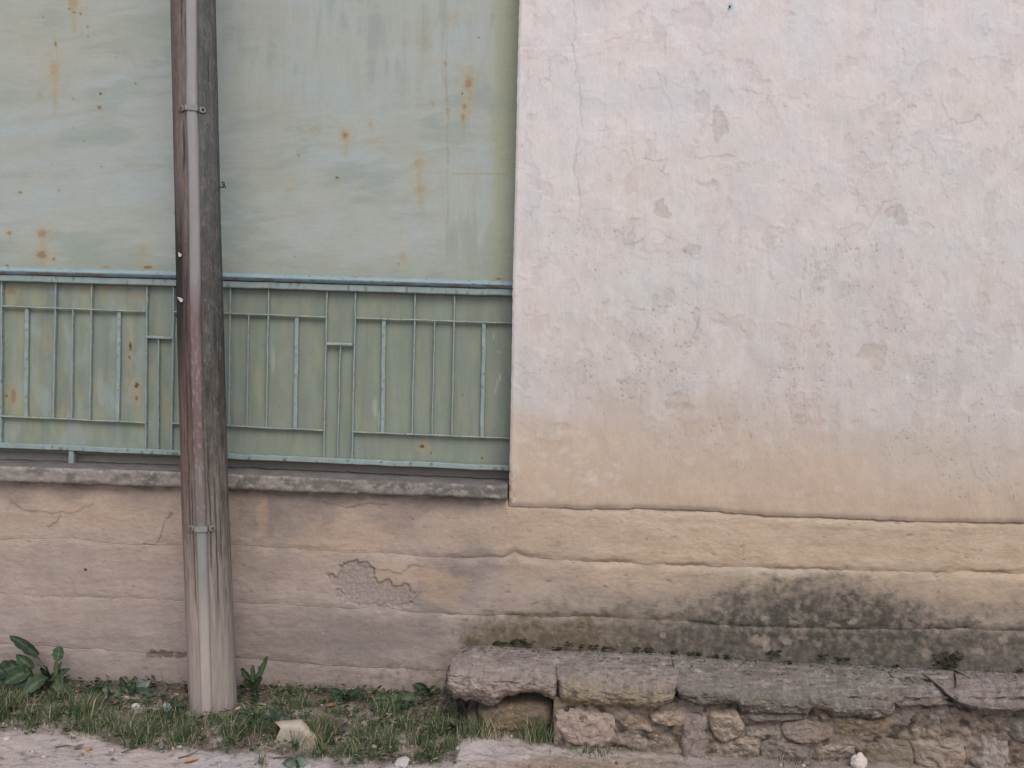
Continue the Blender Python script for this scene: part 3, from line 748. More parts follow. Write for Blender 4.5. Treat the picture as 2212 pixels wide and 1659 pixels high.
# handrail: a hollow-topped moulded bar (swept rounded section) over a flat bar
def handrail():
    us = np.arange(-330, 1150, 4.0)
    vt = curve([(-400, 567), (0, 576), (400, 586), (531, 590), (820, 599), (1106, 607), (1200, 610)])(us)
    vb = vt + 17
    top = P(us, vt, Y_BAR); bot = P(us, vb, Y_BAR)
    prof = [(0.0, 0.030), (0.0, 0.004), (0.06, -0.006), (0.2, -0.016), (0.36, -0.024), (0.5, -0.029), (0.6, -0.030), (0.72, -0.027), (0.86, -0.022), (1.0, -0.016), (1.0, 0.030)]
    Pt = []; C = []
    for k, (t, d) in enumerate(prof):
        q = top * (1 - t) + bot * t
        q[:, 1] = Y_BAR + d + 0.001 * fbm(us / 50, t, 77, 2)
        Pt.append(q)
        n1 = fbm(us / 60, t * 2, 81, 4); n2 = noise(us / 9, t * 6, 83)
        c = np.zeros((len(us), 3)) + np.array([132., 150., 156.]) + 8 * n1[:, None]
        if t > 0.65: c = mixc(c, (120, 104, 98), sstep(0.05, 0.4, n1 + 0.25 * n2 + 0.2 * sstep(400, 0, us)) * 0.7)
        if t < 0.2: c = mixc(c, (116, 102, 84), sstep(0.45, 0.6, n2) * 0.6)
        c = mixc(c, (78, 66, 58), sstep(0.60, 0.72, n2 + 0.3 * sstep(900, 1090, us)) * 0.7)
        C.append(c)
    Pt = np.stack(Pt, 0); C = np.stack(C, 0)
    make('handrail', Pt, gridfaces(*Pt.shape[:2]), M_RAIL, rail, C)
handrail()
bar('flat_bar', [(-330, 591), (0, 600), (388, 611), (531, 615), (820, 624), (1150, 633)], 0.030, 0.030, Y_BAR - 0.012, .5, 1, r=.15)
bar('bottom_rail', [(-330, 950), (0, 962), (388, 979), (531, 988), (820, 1000), (1150, 1014)], 0.024, 0.026, Y_BAR - 0.006, .6, 2, r=.15)
TH, NM, WD = 0.0058, 0.0068, 0.018
ups = [((3, 604), (1, 960), NM), ((57, 664), (55, 900), WD), ((120, 606), (114, 902), NM), ((157, 667), (154, 903), TH), ((198, 609), (193, 905), NM), ((257, 671), (253, 909), WD), ((317, 612), (314, 972), NM), ((342, 730), (341, 976), TH), ((375, 614), (369, 977), NM),
       ((436, 674), (433, 914), WD), ((497, 617), (494, 920), NM), ((537, 680), (533, 921), TH), ((580, 621), (575, 924), NM), ((641, 685), (637, 926), WD), ((706, 626), (699, 992), NM), ((735, 744), (729, 993), TH), ((768, 628), (760, 995), NM), ((829, 690), (826, 935), WD), ((897, 632), (890, 938), NM), ((939, 693), (933, 940), TH), ((982, 634), (976, 942), NM), ((1046, 697), (1041, 943), WD), ((1109, 636), (1104, 1012), NM),
       ((-58, 602), (-60, 959), NM), ((-88, 718), (-88, 958), TH), ((-119, 601), (-121, 957), NM), ((-183, 655), (-184, 888), WD), ((-240, 600), (-242, 884), NM)]
for i, (a, b, wdt) in enumerate(ups):
    bar('upright', [a, b], wdt, 0.015 if wdt < WD else 0.010, Y_BAR + (0.003 if wdt < WD else 0.008), .35, 10 + i)
crs = [((3, 661), (314, 673)), ((0, 899), (314, 913)), ((375, 674), (497, 677)), ((496, 677), (706, 685)), ((371, 915), (499, 920)), ((494, 920), (700, 930)), ((768, 687), (1109, 698)), ((761, 933), (1105, 947)), ((-330, 652), (-119, 658)), ((-330, 882), (-119, 892))]
for i, (a, b) in enumerate(crs):
    bar('crossbar', [a, b], 0.0060, 0.017, Y_BAR + 0.001, .6, 60 + i)
for i, (a, b) in enumerate([((316, 728), (372, 730)), ((705, 742), (761, 744)), ((-120, 716), (-58, 718))]):
    bar('crossbar', [a, b], 0.013, 0.018, Y_BAR - 0.003, .3, 80 + i)
for i, u in enumerate((153, 640, 1010)):
    vb_ = np.interp(u, [0, 1095], [994, 1036])
    va_ = np.interp(u, [0, 388, 1150], [964, 981, 1015])
    if u == 153:
        bar('foot', [(u, va_), (u - 1, vb_ + 2)], 0.026, 0.02, Y_BAR, .4, 90 + i)

# ================================================================== UTILITY POLE
TH0 = 0.445                                   # the flank of the pole that is turned to the road
YP = -0.24                                    # axis of the pole
pl = curve([(-2000, 322), (0, 368), (250, 373), (660, 381), (1040, 390), (1340, 400), (1540, 409), (1620, 411)])
pr = curve([(-2000, 441), (0, 467), (250, 473), (660, 484), (1040, 494), (1340, 506), (1540, 516), (1620, 519)])
base_pt = P(462, 1552, YP)
pole = thing('utility_pole', 'leaning weathered wooden utility pole with dusty pale foot standing before the railing', 'pole', (base_pt[0], YP, float(gz(base_pt[0], YP)) - 0.02))
def pole_axis(v):
    a = P(pl(v), v, YP); b = P(pr(v), v, YP)
    return (a + b) / 2, np.linalg.norm(b - a, axis=-1) / 2 * 0.905

def shaft():
    vsr = np.concatenate([np.arange(-1900, -20, 60.0), np.arange(-20, 1615, 3.2)])
    n = 220
    ctr, rad = pole_axis(vsr)
    th = np.linspace(0, 2 * math.pi, n, endpoint=False)      # 0 faces -y (the street), + to the right
    T, V_ = np.meshgrid(th, vsr)
    Tn = T - TH0
    Tn = np.where(Tn > math.pi, Tn - 2 * math.pi, Tn)
    arc = Tn * 54                                            # in photo units
    vv = V_
    s = np.sin(Tn)
    wob = 10 * fbm(vv / 300, 0.3, 41, 2)
    g1 = fbm((arc + wob) / 7.5, vv / 260, 901, 4, .6)
    g2 = noise((arc + wob) / 11, vv / 420, 905)
    crackm = sstep(0.42, 0.62, noise((arc + wob) / 6, vv / 220, 907)) * sstep(0.0, 0.35, noise(arc / 30, vv / 130, 909)) * sstep(1420, 1200, vv)
    # long checks that the photo shows
    for (s0, v0, v1, wdt) in [(-0.56, 1010, 1330, 1.2), (-0.68, 760, 1180, 1.2), (0.12, 900, 1250, 1.2), (0.36, 1010, 1330, 1.2), (-0.6, 560, 800, 1.2), (0.55, 1060, 1240, 1.0)]:
        a0 = math.asin(s0) * 54
        crackm = np.maximum(crackm, sstep(wdt + 1.4, wdt - 0.8, np.abs(arc - a0 + 3 * fbm(vv / 240, s0, 911, 3) + .8 * noise(vv / 30, s0, 912))) * sstep(v0, v0 + 60, vv) * sstep(v1, v1 - 60, vv))
    R = rad[:, None] * (1 + 0.012 * fbm(Tn * 1.2, vv / 300, 903, 2) + 0.012 * g1) - 0.0035 * crackm
    C = np.zeros(T.shape + (3,))
    bark = table([(-2000, (94, 94, 93)), (400, (90, 89, 87)), (560, (82, 80, 77)), (800, (78, 75, 71)), (1000, (104, 96, 90)), (1180, (126, 116, 108)), (1300, (134, 124, 117)), (1420, (144, 134, 127)), (1560, (144, 134, 127))], vv + 60 * fbm(arc / 14, vv / 260, 915, 3))
    C = bark
    brown = table([(-2000, (116, 104, 98)), (400, (108, 97, 91)), (600, (92, 81, 76)), (800, (94, 79, 75)), (1000, (108, 93, 86)), (1250, (138, 124, 115)), (1450, (156, 142, 134)), (1560, (157, 143, 136))], vv + 50 * fbm(arc / 10, vv / 200, 916, 3))
    k = sstep(-0.28, -0.5, s + 0.05 * g2)
    C = C * (1 - k[..., None]) + brown * k[..., None]
    # dark growth on the left flank around the rail height
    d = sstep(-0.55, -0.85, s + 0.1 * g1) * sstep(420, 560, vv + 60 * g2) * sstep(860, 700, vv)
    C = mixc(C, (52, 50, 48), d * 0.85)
    d = sstep(0.0, 0.5, s + .3 * fbm(arc / 20, vv / 90, 917, 3)) * sstep(560, 700, vv) * sstep(1260, 950, vv)
    C = mixc(C, (66, 62, 60), d * sstep(-.1, .4, fbm(arc / 16, vv / 70, 918, 4)) * 0.7)
    # red paint in the grain
    d = sstep(-0.25, -0.5, s) * sstep(560, 800, vv) * sstep(1200, 950, vv)
    C = mixc(C, (106, 76, 74), d * sstep(-0.1, .35, fbm(arc / 8, vv / 160, 919, 3)) * 0.4)
    # grain
    C = C * (1 + 0.10 * g1 * (1 - .7 * sstep(1300, 1480, vv)) + 0.07 * noise(arc / 2.2, vv / 40, 921) * (1 - .6 * sstep(1300, 1480, vv)) + 0.09 * noise(arc / 3.2, vv / 13, 922) * sstep(1300, 1100, vv) + 0.10 * fbm(arc / 15, vv / 46, 924, 4) * sstep(1400, 1150, vv))[..., None]
    # damp streaks low
    d = sstep(1080, 1180, vv) * sstep(1340, 1240, vv) * sstep(0.0, .5, fbm(arc / 12, vv / 110, 923, 3)) * sstep(0.1, .5, s)
    C = mixc(C, (84, 80, 78), d * 0.55)
    C = mixc(C, (54, 50, 48), crackm * (0.75 - 0.45 * sstep(1200, 1450, vv)))
    # pale lichen flecks
    fl = sstep(0.44, 0.58, noise(arc / 2.7, vv / 8, 925) * (0.75 + 0.6 * fbm(arc / 22, vv / 60, 927, 3))) * sstep(1250, 1000, vv) * sstep(-0.2, 0.1, s)
    C = mixc(C, (146, 142, 138), fl * 0.6)
    C = mixc(C, (124, 116, 108), sstep(0.2, .5, fbm(arc / 24, vv / 40, 929, 4)) * sstep(-.1, .2, s) * sstep(1200, 700, vv) * .35)
    Pt = np.zeros(T.shape + (3,))
    Pt[..., 0] = ctr[:, None, 0] + R * np.sin(T)
    Pt[..., 1] = YP - R * np.cos(T)
    Pt[..., 2] = ctr[:, None, 2]
    f = gridfaces(len(vsr), n, wrap=True, flip=False)
    make('shaft', Pt, f, M_WOOD, pole, C)
shaft()

def pole_front(s, v, lift=0.0):
    """point on the shaft; s = sine of the angle from the flank turned to the road"""
    c, r = pole_axis(np.asarray(v, float))
    a = TH0 + np.arcsin(np.clip(s, -.999, .999))
    x = c[..., 0] + (r + lift) * np.sin(a)
    y = YP - (r + lift) * np.cos(a)
    return np.stack(np.broadcast_arrays(x, y, c[..., 2]), -1)

cond_u = curve([(-2000, 350), (0, 411), (250, 412), (330, 415), (500, 418), (700, 419), (900, 424), (1130, 432), (1300, 437), (1540, 443), (1620, 445)])
def cond_s(v):
    c = (pl(v) + pr(v)) / 2; r = (pr(v) - pl(v)) / 2
    return (cond_u(v) - c) / r * 0.90
def conduit():
    vsr = np.concatenate([np.arange(-1900, -20, 60.0), np.arange(-20, 1610, 4.0)])
    s0 = cond_s(vsr)
    C0 = pole_front(s0, vsr, -0.002)
    aa = TH0 + np.arcsin(s0); nx = np.sin(aa); ny = -np.cos(aa)                       # outward normal
    tx, ty = -ny, nx                                          # tangent to the right
    hw = 0.0222 + 0.0008 * fbm(vsr / 60, 0.2, 951, 3)
    ring = [(-1, -.35), (-1.0, 0.25), (-.93, .62), (-.74, .86), (-.45, .98), (-.15, 1.02), (.15, 1.02), (.45, .98), (.74, .86), (.93, .62), (1.0, .25), (1, -.35)]
    Pt = np.zeros((len(vsr), len(ring), 3)); C = np.zeros((len(vsr), len(ring), 3))
    for j, (a, b) in enumerate(ring):
        d = b * 0.014 if abs(a) > .8 else 0.016 + 0.0015 * (1 - a * a)
        Pt[:, j, 0] = C0[:, 0] + tx * a * hw + nx * d
        Pt[:, j, 1] = C0[:, 1] + ty * a * hw + ny * d
        Pt[:, j, 2] = C0[:, 2]
        cu = a * 13
        c = table([(-2000, (148, 144, 141)), (0, (146, 142, 139)), (600, (132, 128, 126)), (650, (122, 112, 112)), (700, (112, 98, 96)), (960, (106, 90, 88)), (1010, (112, 102, 98)), (1120, (110, 102, 98)), (1136, (122, 124, 120)), (1240, (128, 127, 122)), (1300, (146, 137, 130)), (1420, (159, 147, 140)), (1600, (158, 146, 139))], vsr + 10 * fbm(vsr / 30, a, 953, 2))
        c = c + (6 * fbm(vsr / 140, a * 2, 955, 4))[:, None]
        red = sstep(0.05, 0.3, fbm(vsr / 70, a * 1.6, 957, 4)) * sstep(630, 700, vsr) * sstep(1010, 930, vsr)
        c = mixc(c, (108, 80, 76), red * .65)
        pale = sstep(0.25, 0.45, fbm(vsr / 22, a * 2.2, 959, 3)) * sstep(690, 760, vsr) * sstep(1130, 1080, vsr)
        c = mixc(c, (146, 140, 138), pale * .6)
        c = mixc(c, (176, 170, 168), (sstep(.7, .9, noise(vsr / 10, a * 4, 961))) * .4)
        if abs(a) < .5: c = c + np.array([2, 2, 2])
        C[:, j] = c
    make('conduit', Pt, gridfaces(len(vsr), len(ring), flip=False), M_PIPE, pole, C)
conduit()

def clamp(v, right_screw=True):
    root_s = cond_s(v)
    s0 = float(root_s)
    C0 = pole_front(s0, float(v), -0.002)
    ang0 = TH0 + math.asin(s0); nx, ny = math.sin(ang0), -math.cos(ang0)
    tx, ty = -ny, nx
    hh = 0.0115
    path = [(-0.027, -0.003), (-0.0262, 0.010), (-0.0235, 0.0175), (-0.012, 0.0195), (0.0, 0.0200), (0.012, 0.0195), (0.0235, 0.0175), (0.0262, 0.010), (0.027, -0.003)]
    vs_, fs = [], []
    for zz in (-hh, hh):
        for (a, d) in path:
            for th_ in (0.0, 0.003):
                vs_.append((C0[0] + tx * a + nx * (d + th_), C0[1] + ty * a + ny * (d + th_), C0[2] + zz))
    n = len(path)
    for i in range(n - 1):
        for k in (0, 1):
            o = k
            a, b = 2 * i + o, 2 * (i + 1) + o
            a2, b2 = a + 2 * n, b + 2 * n
            fs.append((a, b, b2, a2) if k else (b, a, a2, b2))
        fs.append((2 * i, 2 * i + 2, 2 * i + 3, 2 * i + 1)); fs.append((2 * i + 2 * n, 2 * i + 1 + 2 * n, 2 * i + 3 + 2 * n, 2 * i + 2 + 2 * n))
    # lugs: plates with a hole and rounded end, lying on the pole beside the pipe
    scr = []
    for sg in (-1, 1):
        ca = sg * 0.041
        N = 20
        # follow the round of the pole
        c, r = pole_axis(float(v))
        ang = ang0 + ca / float(r)
        px, py = float(c[0]) + math.sin(ang) * float(r), YP - math.cos(ang) * float(r)
        ln = np.array([math.sin(ang), -math.cos(ang)]); lt = np.array([math.cos(ang), math.sin(ang)])
        base = len(vs_)
        for rr, lift in ((0.0065, 0.004), (0.0065, 0.0075), (0.0115, 0.0075), (0.0115, 0.001)):
            for q in range(N):
                a = 2 * math.pi * q / N
                ox, oz = math.cos(a) * rr, math.sin(a) * rr
                if rr > .01 and ox * sg < 0: ox *= 1.25; oz = max(-hh, min(hh, oz * 1.35))
                vs_.append((px + lt[0] * ox + ln[0] * lift, py + lt[1] * ox + ln[1] * lift, float(c[2]) + oz))
        for k in range(3):
            for q in range(N):
                a, b = base + k * N + q, base + k * N + (q + 1) % N
                fs.append((a, b, b + N, a + N))
        if sg < 0 or right_screw: scr.append((px + ln[0] * .007, py + ln[1] * .007, float(c[2]), ln, lt))
    o = make('clamp', vs_, fs, M_CLIP, pole, smooth=False)
    for (px, py, pz, ln, lt) in scr:
        V2 = []; F2 = []
        N = 16
        for rr, lift in ((0.0088, -0.004), (0.0088, 0.001), (0.006, 0.0028), (0.0018, 0.0034), (0.0012, 0.0014)):
            for q in range(N):
                a = 2 * math.pi * q / N
                V2.append((px + lt[0] * math.cos(a) * rr + ln[0] * lift, py + lt[1] * math.cos(a) * rr + ln[1] * lift, pz + math.sin(a) * rr))
        for k in range(4):
            for q in range(N):
                a, b = k * N + q, k * N + (q + 1) % N
                F2.append((a, b, b + N, a + N))
        F2.append(tuple(range(4 * N, 5 * N)))
        make('screw', V2, F2, M_SCREW, o, smooth=False)
clamp(250, False)
clamp(1133, True)

def tube(pts, r, n=6):
    pts = [Vector(p) for p in pts]
    V_, F_ = [], []
    for i, p in enumerate(pts):
        d = (pts[min(i + 1, len(pts) - 1)] - pts[max(i - 1, 0)]).normalized()
        a = d.orthogonal().normalized(); b = d.cross(a)
        rr = r[i] if isinstance(r, (list, tuple)) else r
        for k in range(n):
            t = 2 * math.pi * k / n
            V_.append(p + a * math.cos(t) * rr + b * math.sin(t) * rr)
    for i in range(len(pts) - 1):
        for k in range(n):
            F_.append((i * n + k, i * n + (k + 1) % n, (i + 1) * n + (k + 1) % n, (i + 1) * n + k))
    F_.append(tuple(range(n))[::-1]); F_.append(tuple((len(pts) - 1) * n + k for k in range(n)))
    return V_, F_
# black wire eye on the right flank
q = P(480, 400, YP)
pts = [q + np.array(d) for d in [(-.01, 0, -.008), (.006, -.004, -.010), (.012, -.006, -.002), (.010, -.006, .010), (.002, -.004, .013), (.004, -.008, .002), (.014, -.006, -.006), (.016, -.004, -.014)]]
v_, f_ = tube(pts, 0.0026)
make('wire_clip', v_, f_, M_BLACK, pole)
# fibres and splinters on the left edge
spl = thing
for i, v in enumerate((462, 470, 545, 552, 610, 640, 690)):
    a = pole_front(-0.97, float(v), 0.0); L_ = RNG.uniform(.006, .014)
    mid = a + np.array([-L_ * .6, -.002, RNG.uniform(-.006, .008)])
    v_, f_ = tube([a, mid, a + np.array([-L_, -.004, RNG.uniform(-.004, .012)])], [0.0011, .0008, .0004], 4)
    make('splinter', v_, f_, M_BLACK, pole)
# torn white paper corners tacked to the shaft
def scrap(name, outline, lift, label):
    vs_ = []
    n = len(outline)
    for k in (0, 1):
        for (u, v) in outline:
            c = (pl(v) + pr(v)) / 2; r = (pr(v) - pl(v)) / 2
            s = float(np.clip((u - c) / r * .95, -.97, .97))
            vs_.append(pole_front(s, float(v), lift + 0.002 * k + 0.004 * (u - outline[0][0]) / 10))
    fs = [tuple(range(n))[::-1], tuple(range(n, 2 * n))] + [(i, (i + 1) % n, n + (i + 1) % n, n + i) for i in range(n)]
    o = make(name, vs_, fs, M_PAPER, None, smooth=False, loc=np.mean(vs_, 0))
    tag(o, label, 'paper', 'paper remnants on the pole')
scrap('paper_scrap', [(384, 552), (392, 557), (391, 562), (386, 562)], .003, 'upper torn white paper scrap stuck to the pole above the railing')
scrap('paper_scrap', [(382, 646), (389, 648), (396, 652), (395, 657), (391, 658), (387, 653)], .003, 'lower torn white paper scrap on the pole level with the railing')

# ================================================================== STONE BENCH
YB = -0.47
bench_c = P(1600, 1500, -0.3)
bench = thing('stone_bench', 'low rough stone ledge of cap slabs over rubble along the wall foot', 'stone bench', (bench_c[0], -0.25, -0.09))
back_v = curve([(900, 1398), (980, 1398), (1062, 1393), (1204, 1404), (1435, 1410), (1593, 1426), (1892, 1439), (2212, 1454), (2600, 1470), (2900, 1483)])

def stone_color(u, v, base, seed, top):
    n = fbm(u / 60, v / 30, seed, 5, .6); n2 = fbm(u / 14, v / 10, seed + 3, 4, .6)
    c = np.zeros(u.shape + (3,)) + np.asarray(base, float) * 1.14 + np.array([6., 2, -3])
    c = c + 18 * n[..., None] + 9 * noise(u / 6, v / 4.5, seed + 13)[..., None]
    c = mixc(c, (94, 90, 86), sstep(0.0, 0.45, n2 * .7 + n * .6) * 0.6)
    c = mixc(c, (168, 156, 150), sstep(0.25, 0.55, fbm(u / 26, v / 16, seed + 5, 4)) * 0.55)
    c = mixc(c, (118, 106, 86), sstep(0.15, 0.5, fbm(u / 70, v / 24, seed + 7, 3)) * 0.4 * (1 - top))
    c = mixc(c, (52, 48, 44), sstep(0.62, 0.75, noise(u / 7, v / 5, seed + 9)) * 0.5)
    c = mixc(c, (180, 174, 166), sstep(0.66, 0.78, noise(u / 5, v / 4, seed + 11)) * 0.5)
    return c

def cap(lft, rgt, fe, fb, seed, base, yfront, topbase=(112, 107, 106), gap=1.0):
    """cap slab: back at the wall, worn top, rounded front edge, front face, ragged underside.
    lft / rgt: the slab's ends at (back, front edge, underside)"""
    nT, nF = 46, 36
    q = np.concatenate([np.linspace(0, 0.95, nT), 1 + np.linspace(0.05, 1, nF)])
    n = int((rgt[1] - lft[1]) / 2.4) + 2
    s_ = np.linspace(0, 1, n)
    u0 = np.interp(q, [0, 1, 2], lft) + 3.0 * fbm(q * 3, .2, seed + 51, 3)
    u1 = np.interp(q, [0, 1, 2], rgt) + 3.0 * fbm(q * 3, .2, seed + 52, 3)
    Uq = u0[:, None] + s_[None] * (u1 - u0)[:, None]
    E_ = curve(fe); B_ = curve(fb)
    rows = []; R_top = []; dists = []
    for k, qq in enumerate(q):
        us = Uq[k]
        vb = back_v(us) + 1.5 * fbm(us / 40, .9, 1003, 3)
        e = E_(us) + 3 * fbm(us / 26, .3, 1001, 4); b = B_(us) + 3.5 * fbm(us / 14, .7, 1002, 4)
        yf = yfront + 0.018 * fbm(us / 60, .1, seed + 2, 3)
        dl = us - u0[k]; dr = u1[k] - us
        jt = np.exp(-(dl / 4.5) ** 2) + np.exp(-(dr / 4.5) ** 2)
        jr = np.exp(-(dl / 14.0) ** 2) + np.exp(-(dr / 14.0) ** 2)
        E = P(us, e, yf); Bk = P(us, vb, -0.005); Bo = P(us, b, yf)
        if qq <= 1:
            t = qq
            p = Bk * (1 - t) + E * t
            p[:, 2] += 0.012 * math.sin(math.pi * t) * (0.6 + fbm(us / 80, t * 2, seed + 4, 3)) + 0.005 * fbm(us / 60, t * 8, 1005, 4) + 0.0016 * fbm(us / 22, t * 26, 1006, 3) - 0.028 * t ** 7 - gap * 0.016 * jt * t ** 8 - gap * .006 * jr * t ** 4
            R_top.append(1 - .6 * t ** 5)
        else:
            t = qq - 1
            p = E * (1 - t) + Bo * t
            vv = e * (1 - t) + b * t
            bul = 0.024 * math.sin(math.pi * min(1, t * .85 + .15))
            p[:, 2] -= 0.028 * (1 - t) ** 4
            p[:, 1] += -bul - 0.011 * fbm(us / 34, vv / 22, seed + 6, 4) - 0.004 * fbm(us / 9, vv / 7, seed + 7, 3) + gap * (0.030 * jt + .012 * jr) + 0.022 * max(0, t - .75) / .25
            R_top.append(0.4 * (1 - t) ** 4)
        rows.append(p); dists.append(np.minimum(dl, dr))
    for d in (0.05, 0.18):
        p = rows[-1].copy(); p[:, 1] += d; p[:, 2] += 0.014 if d < .1 else .0
        rows.append(p); R_top.append(0); dists.append(dists[-1])
    Pt = np.stack(rows, 0)
    U_, V_ = UV(Pt)
    tp = np.asarray(R_top)[:, None] * np.ones((1, n))
    c1 = stone_color(U_, V_, base, seed + 20, 0); c2 = stone_color(U_, V_, topbase, 1020, 1)
    c2 = c2 * 1.08 + (14 * fbm(U_ / 70, V_ / 6, 1031, 4))[..., None]
    c2 = mixc(c2, (70, 66, 63), sstep(.42, .6, fbm(U_ / 34, V_ / 5, 1033, 4)) * .7)
    c2 = mixc(c2, (148, 138, 132), sstep(.25, .6, fbm(U_ / 60, V_ / 7, 1037, 4)) * .5)
    c1 = mixc(c1, (160, 150, 144), sstep(.3, .55, fbm(U_ / 12, V_ / 10, 1039, 4)) * .5)
    c1 = mixc(c1, (60, 55, 50), sstep(.36, .6, fbm(U_ / 16, V_ / 9, 1041, 4)) * .55)
    c = c1 * (1 - tp[..., None]) + c2 * tp[..., None]
    c = mixc(c, (56, 52, 48), np.exp(-(np.stack(dists, 0) / 2.6) ** 2) * .6 * (tp < .7) * gap)
    c = mixc(c, (112, 108, 100), sstep(10, 0, V_ - back_v(U_)) * .5)
    for side in (0, -1):
        en = Pt[:, side].copy(); ce = en.mean(0)
        k = 0.75
        cp = en.copy(); cp[:, 1] = ce[1] + (en[:, 1] - ce[1]) * .3; cp[:, 2] = ce[2] + (en[:, 2] - ce[2]) * .3
        if side == 0: Pt = np.concatenate([cp[:, None], Pt], 1); c = np.concatenate([c[:, :1], c], 1)
        else: Pt = np.concatenate([Pt, cp[:, None]], 1); c = np.concatenate([c, c[:, -1:]], 1)
    make('cap_stone', Pt, gridfaces(*Pt.shape[:2], flip=False), M_STONE, bench, c)

cap((1003, 966, 958), (1210, 1206, 1206), [(940, 1440), (985, 1437), (1062, 1443), (1204, 1455)], [(940, 1488), (958, 1494), (978, 1512), (1015, 1518), (1045, 1526), (1063, 1530), (1078, 1522), (1091, 1510), (1129, 1502), (1160, 1503), (1185, 1511), (1206, 1518)], 1100, (126, 115, 111), -0.43)
cap((1194, 1206.5, 1207), (1468, 1462, 1461), [(1200, 1456), (1300, 1472), (1461, 1477)], [(1200, 1521), (1250, 1525), (1301, 1532), (1350, 1528), (1379, 1536), (1428, 1536), (1448, 1524), (1462, 1510)], 1200, (118, 107, 95), -0.45)
cap((1448, 1462, 1463), (1940, 1936, 1934), [(1450, 1478), (1560, 1484), (1700, 1494), (1800, 1502), (1940, 1512)], [(1463, 1511), (1480, 1518), (1510, 1530), (1560, 1527), (1594, 1524), (1600, 1548), (1660, 1552), (1742, 1550), (1752, 1534), (1780, 1540), (1800, 1554), (1880, 1560), (1920, 1556), (1934, 1538)], 1300, (86, 83, 81), -0.45, topbase=(104, 101, 99))
cap((1915, 1937, 1936), (2060, 2063, 2062), [(1930, 1510), (1980, 1506), (2063, 1508)], [(1930, 1540), (1950, 1528), (2000, 1524), (2062, 1520)], 1400, (108, 103, 101), -0.44, topbase=(108, 104, 103), gap=.5)
cap((2061, 2064.5, 2066), (2840, 2860, 2860), [(2055, 1504), (2150, 1512), (2400, 1526), (2860, 1546)], [(2064, 1514), (2085, 1530), (2120, 1538), (2212, 1538), (2400, 1550), (2860, 1572)], 1500, (108, 102, 99), -0.47, topbase=(112, 106, 106))

def rubble(outline, y, seed, base, bulge=0.03, thick=0.10, name='rubble_stone', grow=1.0, parent=None):
    """a stone whose outline is traced on the face of the ledge, with its own depth and a bulging, chipped face"""
    o = np.array(outline, float)
    # densify and roughen
    pts = []
    m = len(o)
    for i in range(m):
        a, b = o[i], o[(i + 1) % m]
        k = max(2, int(np.hypot(*(b - a)) / 5))
        for j in range(k): pts.append(a + (b - a) * j / k)
    pts = np.array(pts)
    # smooth corners
    for _ in range(2): pts = 0.25 * np.roll(pts, 1, 0) + 0.5 * pts + 0.25 * np.roll(pts, -1, 0)
    c0 = pts.mean(0)
    pts = c0 + (pts - c0) * grow
    pts = pts + 2.2 * np.stack([fbm(pts[:, 0] / 13, pts[:, 1] / 13, seed, 3), fbm(pts[:, 0] / 13, pts[:, 1] / 13, seed + 1, 3)], -1)
    ang = np.arctan2(pts[:, 1] - c0[1], pts[:, 0] - c0[0]); rad = np.hypot(pts[:, 0] - c0[0], pts[:, 1] - c0[1])
    od = np.argsort(ang); ang, rad = ang[od], rad[od]
    ang = np.concatenate([[ang[-1] - 2 * math.pi], ang, [ang[0] + 2 * math.pi]]); rad = np.concatenate([[rad[-1]], rad, [rad[0]]])
    G = 27
    a, b = np.meshgrid(np.linspace(-1, 1, G), np.linspace(-1, 1, G))
    big = np.abs(a) >= np.abs(b)
    with np.errstate(divide='ignore', invalid='ignore'):
        rr_ = np.where(big, a, b)
        ph = np.where(big, (math.pi / 4) * np.where(a == 0, 0, b / np.where(a == 0, 1, a)), math.pi / 2 - (math.pi / 4) * np.where(b == 0, 0, a / np.where(b == 0, 1, b)))
    dx, dy = rr_ * np.cos(ph), rr_ * np.sin(ph)
    th = np.arctan2(dy, dx); rn = np.hypot(dx, dy) ** 0.8
    R_ = np.interp(th, ang, rad)
    p2 = np.stack([c0[0] + np.cos(th) * rn * R_, c0[1] + np.sin(th) * rn * R_], -1)
    rr = np.random.default_rng(seed); ga, gb = rr.uniform(-.0004, .0004, 2)
    def relief(p):
        return (p[..., 0] - c0[0]) * ga + (p[..., 1] - c0[1]) * gb * 1.5 + 0.014 * np.abs(fbm(p[..., 0] / 34, p[..., 1] / 26, seed + 2, 3)) + 0.007 * fbm(p[..., 0] / 16, p[..., 1] / 12, seed + 4, 3) + 0.003 * fbm(p[..., 0] / 7, p[..., 1] / 6, seed + 3, 3)
    q = P(p2[..., 0], p2[..., 1], y)
    q[..., 1] -= bulge * (1 - rn ** 7) ** 0.7 + relief(p2) * (1 - rn ** 8)
    rim = [(0, k_) for k_ in range(G - 1)] + [(k_, G - 1) for k_ in range(G - 1)] + [(G - 1, G - 1 - k_) for k_ in range(G - 1)] + [(G - 1 - k_, 0) for k_ in range(G - 1)]
    bk = np.array([q[i_] for i_ in rim]); bk[:, 1] = y + thick
    Vv = np.concatenate([q.reshape(-1, 3), bk]); uvs = np.concatenate([p2.reshape(-1, 2), np.array([p2[i_] for i_ in rim])])
    f = gridfaces(G, G).tolist()
    ri = [i_ * G + j_ for i_, j_ in rim]; n_ = len(ri)
    f += [(ri[k_], ri[(k_ + 1) % n_], G * G + (k_ + 1) % n_, G * G + k_) for k_ in range(n_)]
    col = stone_color(uvs[:, 0], uvs[:, 1], base, seed + 40, 0)
    return make(name, Vv, f, M_STONE, bench if parent is None else None, col, loc=None if parent is None else parent)

